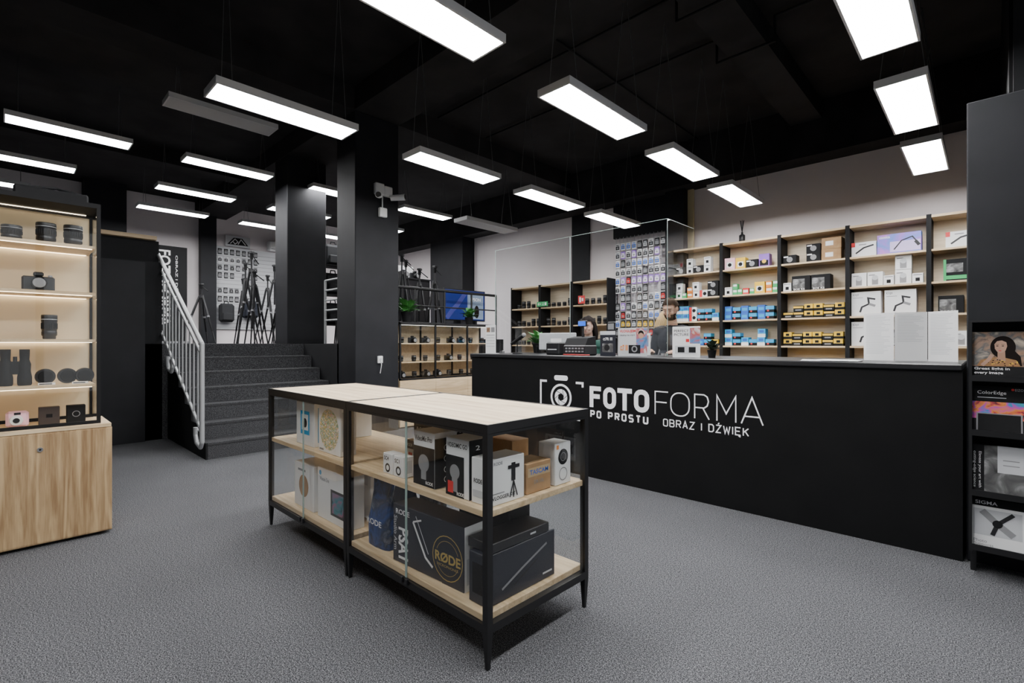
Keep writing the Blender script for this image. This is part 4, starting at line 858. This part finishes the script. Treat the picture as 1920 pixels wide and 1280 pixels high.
# ------------------------------------------------------------------ people
def capsule(mb,a,b,ra,rb,m):
    mb.cyl(a,b,ra,rb,m,14); mb.sph(a,(ra,ra,ra),m,14,8); mb.sph(b,(rb,rb,rb),m,14,8)
def person(label,loc,rot,sc,sit,skin,hair,shirt,trousers,longhair,beard,tilt,arm):
    mb=MB()
    root=thing('person',label,'person',loc,rot); root.scale=(sc,)*3
    hz=.95 if not sit else .70; up=hz-.95
    def T(x,y,z): return Vector((x,y,z+up))
    mb.sph(T(0,0,.98),(.165,.115,.13),skin); mb.sph(T(0,.0,1.12),(.145,.10,.14),skin); mb.sph(T(0,-.005,1.30),(.165,.105,.17),skin)
    for q in (-1,1):
        mb.sph(T(q*.11,0,1.40),(.085,.075,.06),skin); mb.sph(T(q*.160,.0,1.395),(.055,.058,.055),skin)
        el=T(q*.22,-.03,1.12); wr=T(q*.14,-.27,1.10+arm)
        capsule(mb,T(q*.168,0,1.385),el,.049,.040,skin); capsule(mb,el,wr,.040,.027,skin)
        pc=wr+Vector((-q*.02,-.06,.0)); mb.sph(pc,(.030,.048,.018),skin)
        for k in range(4):
            b0=pc+Vector(((k-1.5)*.017,-.035,0)); L=(.030,.036,.034,.026)[k]
            m1=b0+Vector((0,-L,-.004)); m2=m1+Vector((0,-L*.6,-.018)); capsule(mb,b0,m1,.0085,.008,skin); capsule(mb,m1,m2,.008,.007,skin)
        b0=pc+Vector((-q*.022,.012,0)); m1=b0+Vector((-q*.026,-.02,-.006)); m2=m1+Vector((-q*.006,-.024,-.006)); capsule(mb,b0,m1,.011,.009,skin); capsule(mb,m1,m2,.009,.008,skin)
        if sit:
            kn=T(q*.12,-.42,.93); an=T(q*.12,-.40,.50)
        else: kn=T(q*.10,-.01,.50); an=T(q*.10,.02,.09)
        capsule(mb,T(q*.09,0,.92),kn,.085,.055,skin); capsule(mb,kn,an,.055,.036,skin); capsule(mb,an+Vector((0,.02,-.05)),an+Vector((0,-.15,-.06)),.034,.028,skin)
    capsule(mb,T(0,.01,1.42),T(0,-.01-.02*tilt,1.55),.060,.052,skin)
    hc=T(0,-.015-.03*tilt,1.56); R=Matrix.Rotation(tilt*.5,4,'X').to_3x3()
    H=lambda x,y,z: hc+R@Vector((x,y,z))
    mb.sph(H(0,.005,.10),(.076,.094,.105),skin,24,16,R); mb.sph(H(0,-.032,.035),(.056,.055,.058),skin,20,12,R); mb.sph(H(0,-.062,.008),(.026,.02,.02),skin,12,8,R)
    mb.sph(H(0,-.098,.072),(.011,.018,.02),skin,10,8,R); mb.sph(H(0,-.09,.09),(.008,.012,.028),skin,10,8,R); mb.sph(H(0,-.082,.125),(.05,.012,.010),skin,12,6,R)
    for q in (-1,1): mb.sph(H(q*.078,.012,.085),(.010,.018,.030),skin,10,8,R); mb.sph(H(q*.04,-.066,.065),(.02,.02,.02),skin,10,8,R)
    tmp=bpy.data.objects.new('tmp',mb.mesh('tmp')); COL.objects.link(tmp)
    rm=tmp.modifiers.new('r','REMESH'); rm.mode='VOXEL'; rm.voxel_size=.0075; rm.use_smooth_shade=True
    sm=tmp.modifiers.new('s','SMOOTH'); sm.factor=.5; sm.iterations=4
    dg=bpy.context.evaluated_depsgraph_get(); me=bpy.data.meshes.new_from_object(tmp.evaluated_get(dg)); bpy.data.objects.remove(tmp)
    me.materials.clear(); me.materials.append(skin); part(me,'body',root)
    me.polygons.foreach_set('material_index',[0]*len(me.polygons))
    def shell(test,off,m,name,lab):
        keep=set(v.index for v in me.vertices if test(v.co)); idx={};vs=[];fs=[]
        for p in me.polygons:
            if all(i in keep for i in p.vertices):
                f=[]
                for i in p.vertices:
                    if i not in idx: idx[i]=len(vs); v=me.vertices[i]; o=off(v.co) if callable(off) else off; vs.append(v.co+v.normal*o)
                    f.append(idx[i])
                fs.append(f)
        q=MB(); q.add(vs,fs,m,True); part(q,name,root,lab)
    inv=R.inverted()
    hl=lambda c: inv@(c-hc)
    wz=T(0,0,.95).z; nz=T(0,0,1.46).z
    def isarmend(c): return c.y<-.235 and c.z>wz+.02 and c.z<nz-.08
    shell(lambda c: wz-.06<c.z<nz+.012 and not isarmend(c) and not (sit and c.y<-.13 and c.z<wz+.04),.010,shirt,'shirt',None)
    if sit: shell(lambda c: c.z<wz+.03 and c.z>T(0,0,.52).z,.007,trousers,'trousers',None)
    else: shell(lambda c: .08<c.z<wz+.0,.007,trousers,'trousers',None)
    zb=T(0,0,.47).z if sit else .10
    shell(lambda c: c.z<zb+.03,.009,BLKM,'shoes','black shoes')
    def hairtest(c):
        h=hl(c); 
        if h.z<-.04 or c.z<nz: return False
        if h.y<-.045: return h.z>.155
        if h.y<.02: return h.z>.115
        return h.z>(.02 if longhair else .045)
    shell(hairtest,lambda c:.014+.006*math.sin(c.x*90)*math.sin(c.y*70),hair,'hair',None)
    if longhair:
        q=MB()
        for i in range(15):
            a=math.radians(-20+220*i/14); x=.085*math.cos(a); y=.03+.07*math.sin(a)
            p=[H(x*.85,y*.8,.14),H(x*1.05,y*1.1,.06),H(x*1.15,y*1.15,-.03),H(x*1.0,y*1.0+.01,-.11)]
            for k in range(3): q.cyl(p[k],p[k+1],.022-.003*k,.020-.004*k,hair,8); q.sph(p[k+1],(.019-.003*k,)*3,hair,8,5)
        part(q,'hair_lengths',root)
    if beard:
        shell(lambda c: (lambda h: -.03<h.z<.056 and h.y<.0 and not(abs(h.x)<.018 and h.z>.052) and not (abs(h.x)<.020 and .028<h.z<.044 and h.y<-.08))(hl(c)),.004,hair,'beard',None)
    for q_ in (-1,1):
        e=MB().sph(H(q_*.030,-.0805,.098),(.0095,.0055,.0045),mat('eye_white',(.6,.58,.56),.4),12,8,R).sph(H(q_*.030,-.0845,.0965),(.0042,.003,.0042),BLKM,8,6,R); part(e,'eye',root)
        part(MB().sph(H(q_*.030,-.081,.1035),(.0115,.0065,.0045),skin,12,8,R),'eyelid',root)
        part(MB().cyl(H(q_*.016,-.093,.119),H(q_*.048,-.082,.119),.003,.0022,hair,6),'eyebrow',root)
    part(MB().sph(H(0,-.085,.036),(.018,.007,.005),mat('lips',(.40,.16,.13),.6),12,6,R),'mouth',root)
    return root
def stool(x,y,h):
    r=thing('bar_stool','black round stool behind the counter','stool',(x,y,0)); part(MB().lathe([(.15,h-.06),(.18,h-.05),(.18,h-.01),(.16,h),(.001,h)],(0,0,0),BLKM,24),'seat',r)
    part(MB().cyl((0,0,.03),(0,0,h-.06),.025,.025,CHR,12),'pole',r); part(MB().lathe([(.2,0),(.2,.02),(.03,.035)],(0,0,0),CHR,24),'base',r)
SH1=mat('shirt_dark',(.02,.023,.03),.9,spec=.2); SH2=mat('shirt_green',(.02,.08,.06),.85); SH3=mat('shirt_grey',(.3,.3,.32),.85); JN=mat('jeans',(.03,.05,.1),.85)
person('man with brown hair and beard looking down behind the counter',(-2.50,5.13,0),math.radians(6),.985,False,SKIN,HBR,SH1,JN,False,True,.75,.08)
person('woman with blond hair in grey top standing behind the counter',(-2.83,5.55,0),math.radians(120),.93,False,SKIN2,HBL,SH3,JN,True,False,.5,0)
person('woman with long dark hair in green top sitting on a stool',(-3.88,5.52,0),math.radians(15),1.06,True,SKIN2,HDK,SH2,JN,True,False,.5,.1)
stool(-3.88,5.54,.60)

# ------------------------------------------------------------------ camera, world
w=bpy.data.worlds.new('World'); bpy.context.scene.world=w; w.use_nodes=True
bg=w.node_tree.nodes['Background']; bg.inputs[0].default_value=(.95,.97,1,1); bg.inputs[1].default_value=1.3
cd=bpy.data.cameras.new('Camera'); cam=bpy.data.objects.new('Camera',cd); COL.objects.link(cam)
cd.sensor_width=36; cd.lens=36*925/1920; cd.shift_y=3/1920; cd.clip_start=.05
cam.location=(0,0,1.25); cam.rotation_euler=(math.radians(90),0,math.radians(44))
bpy.context.scene.camera=cam
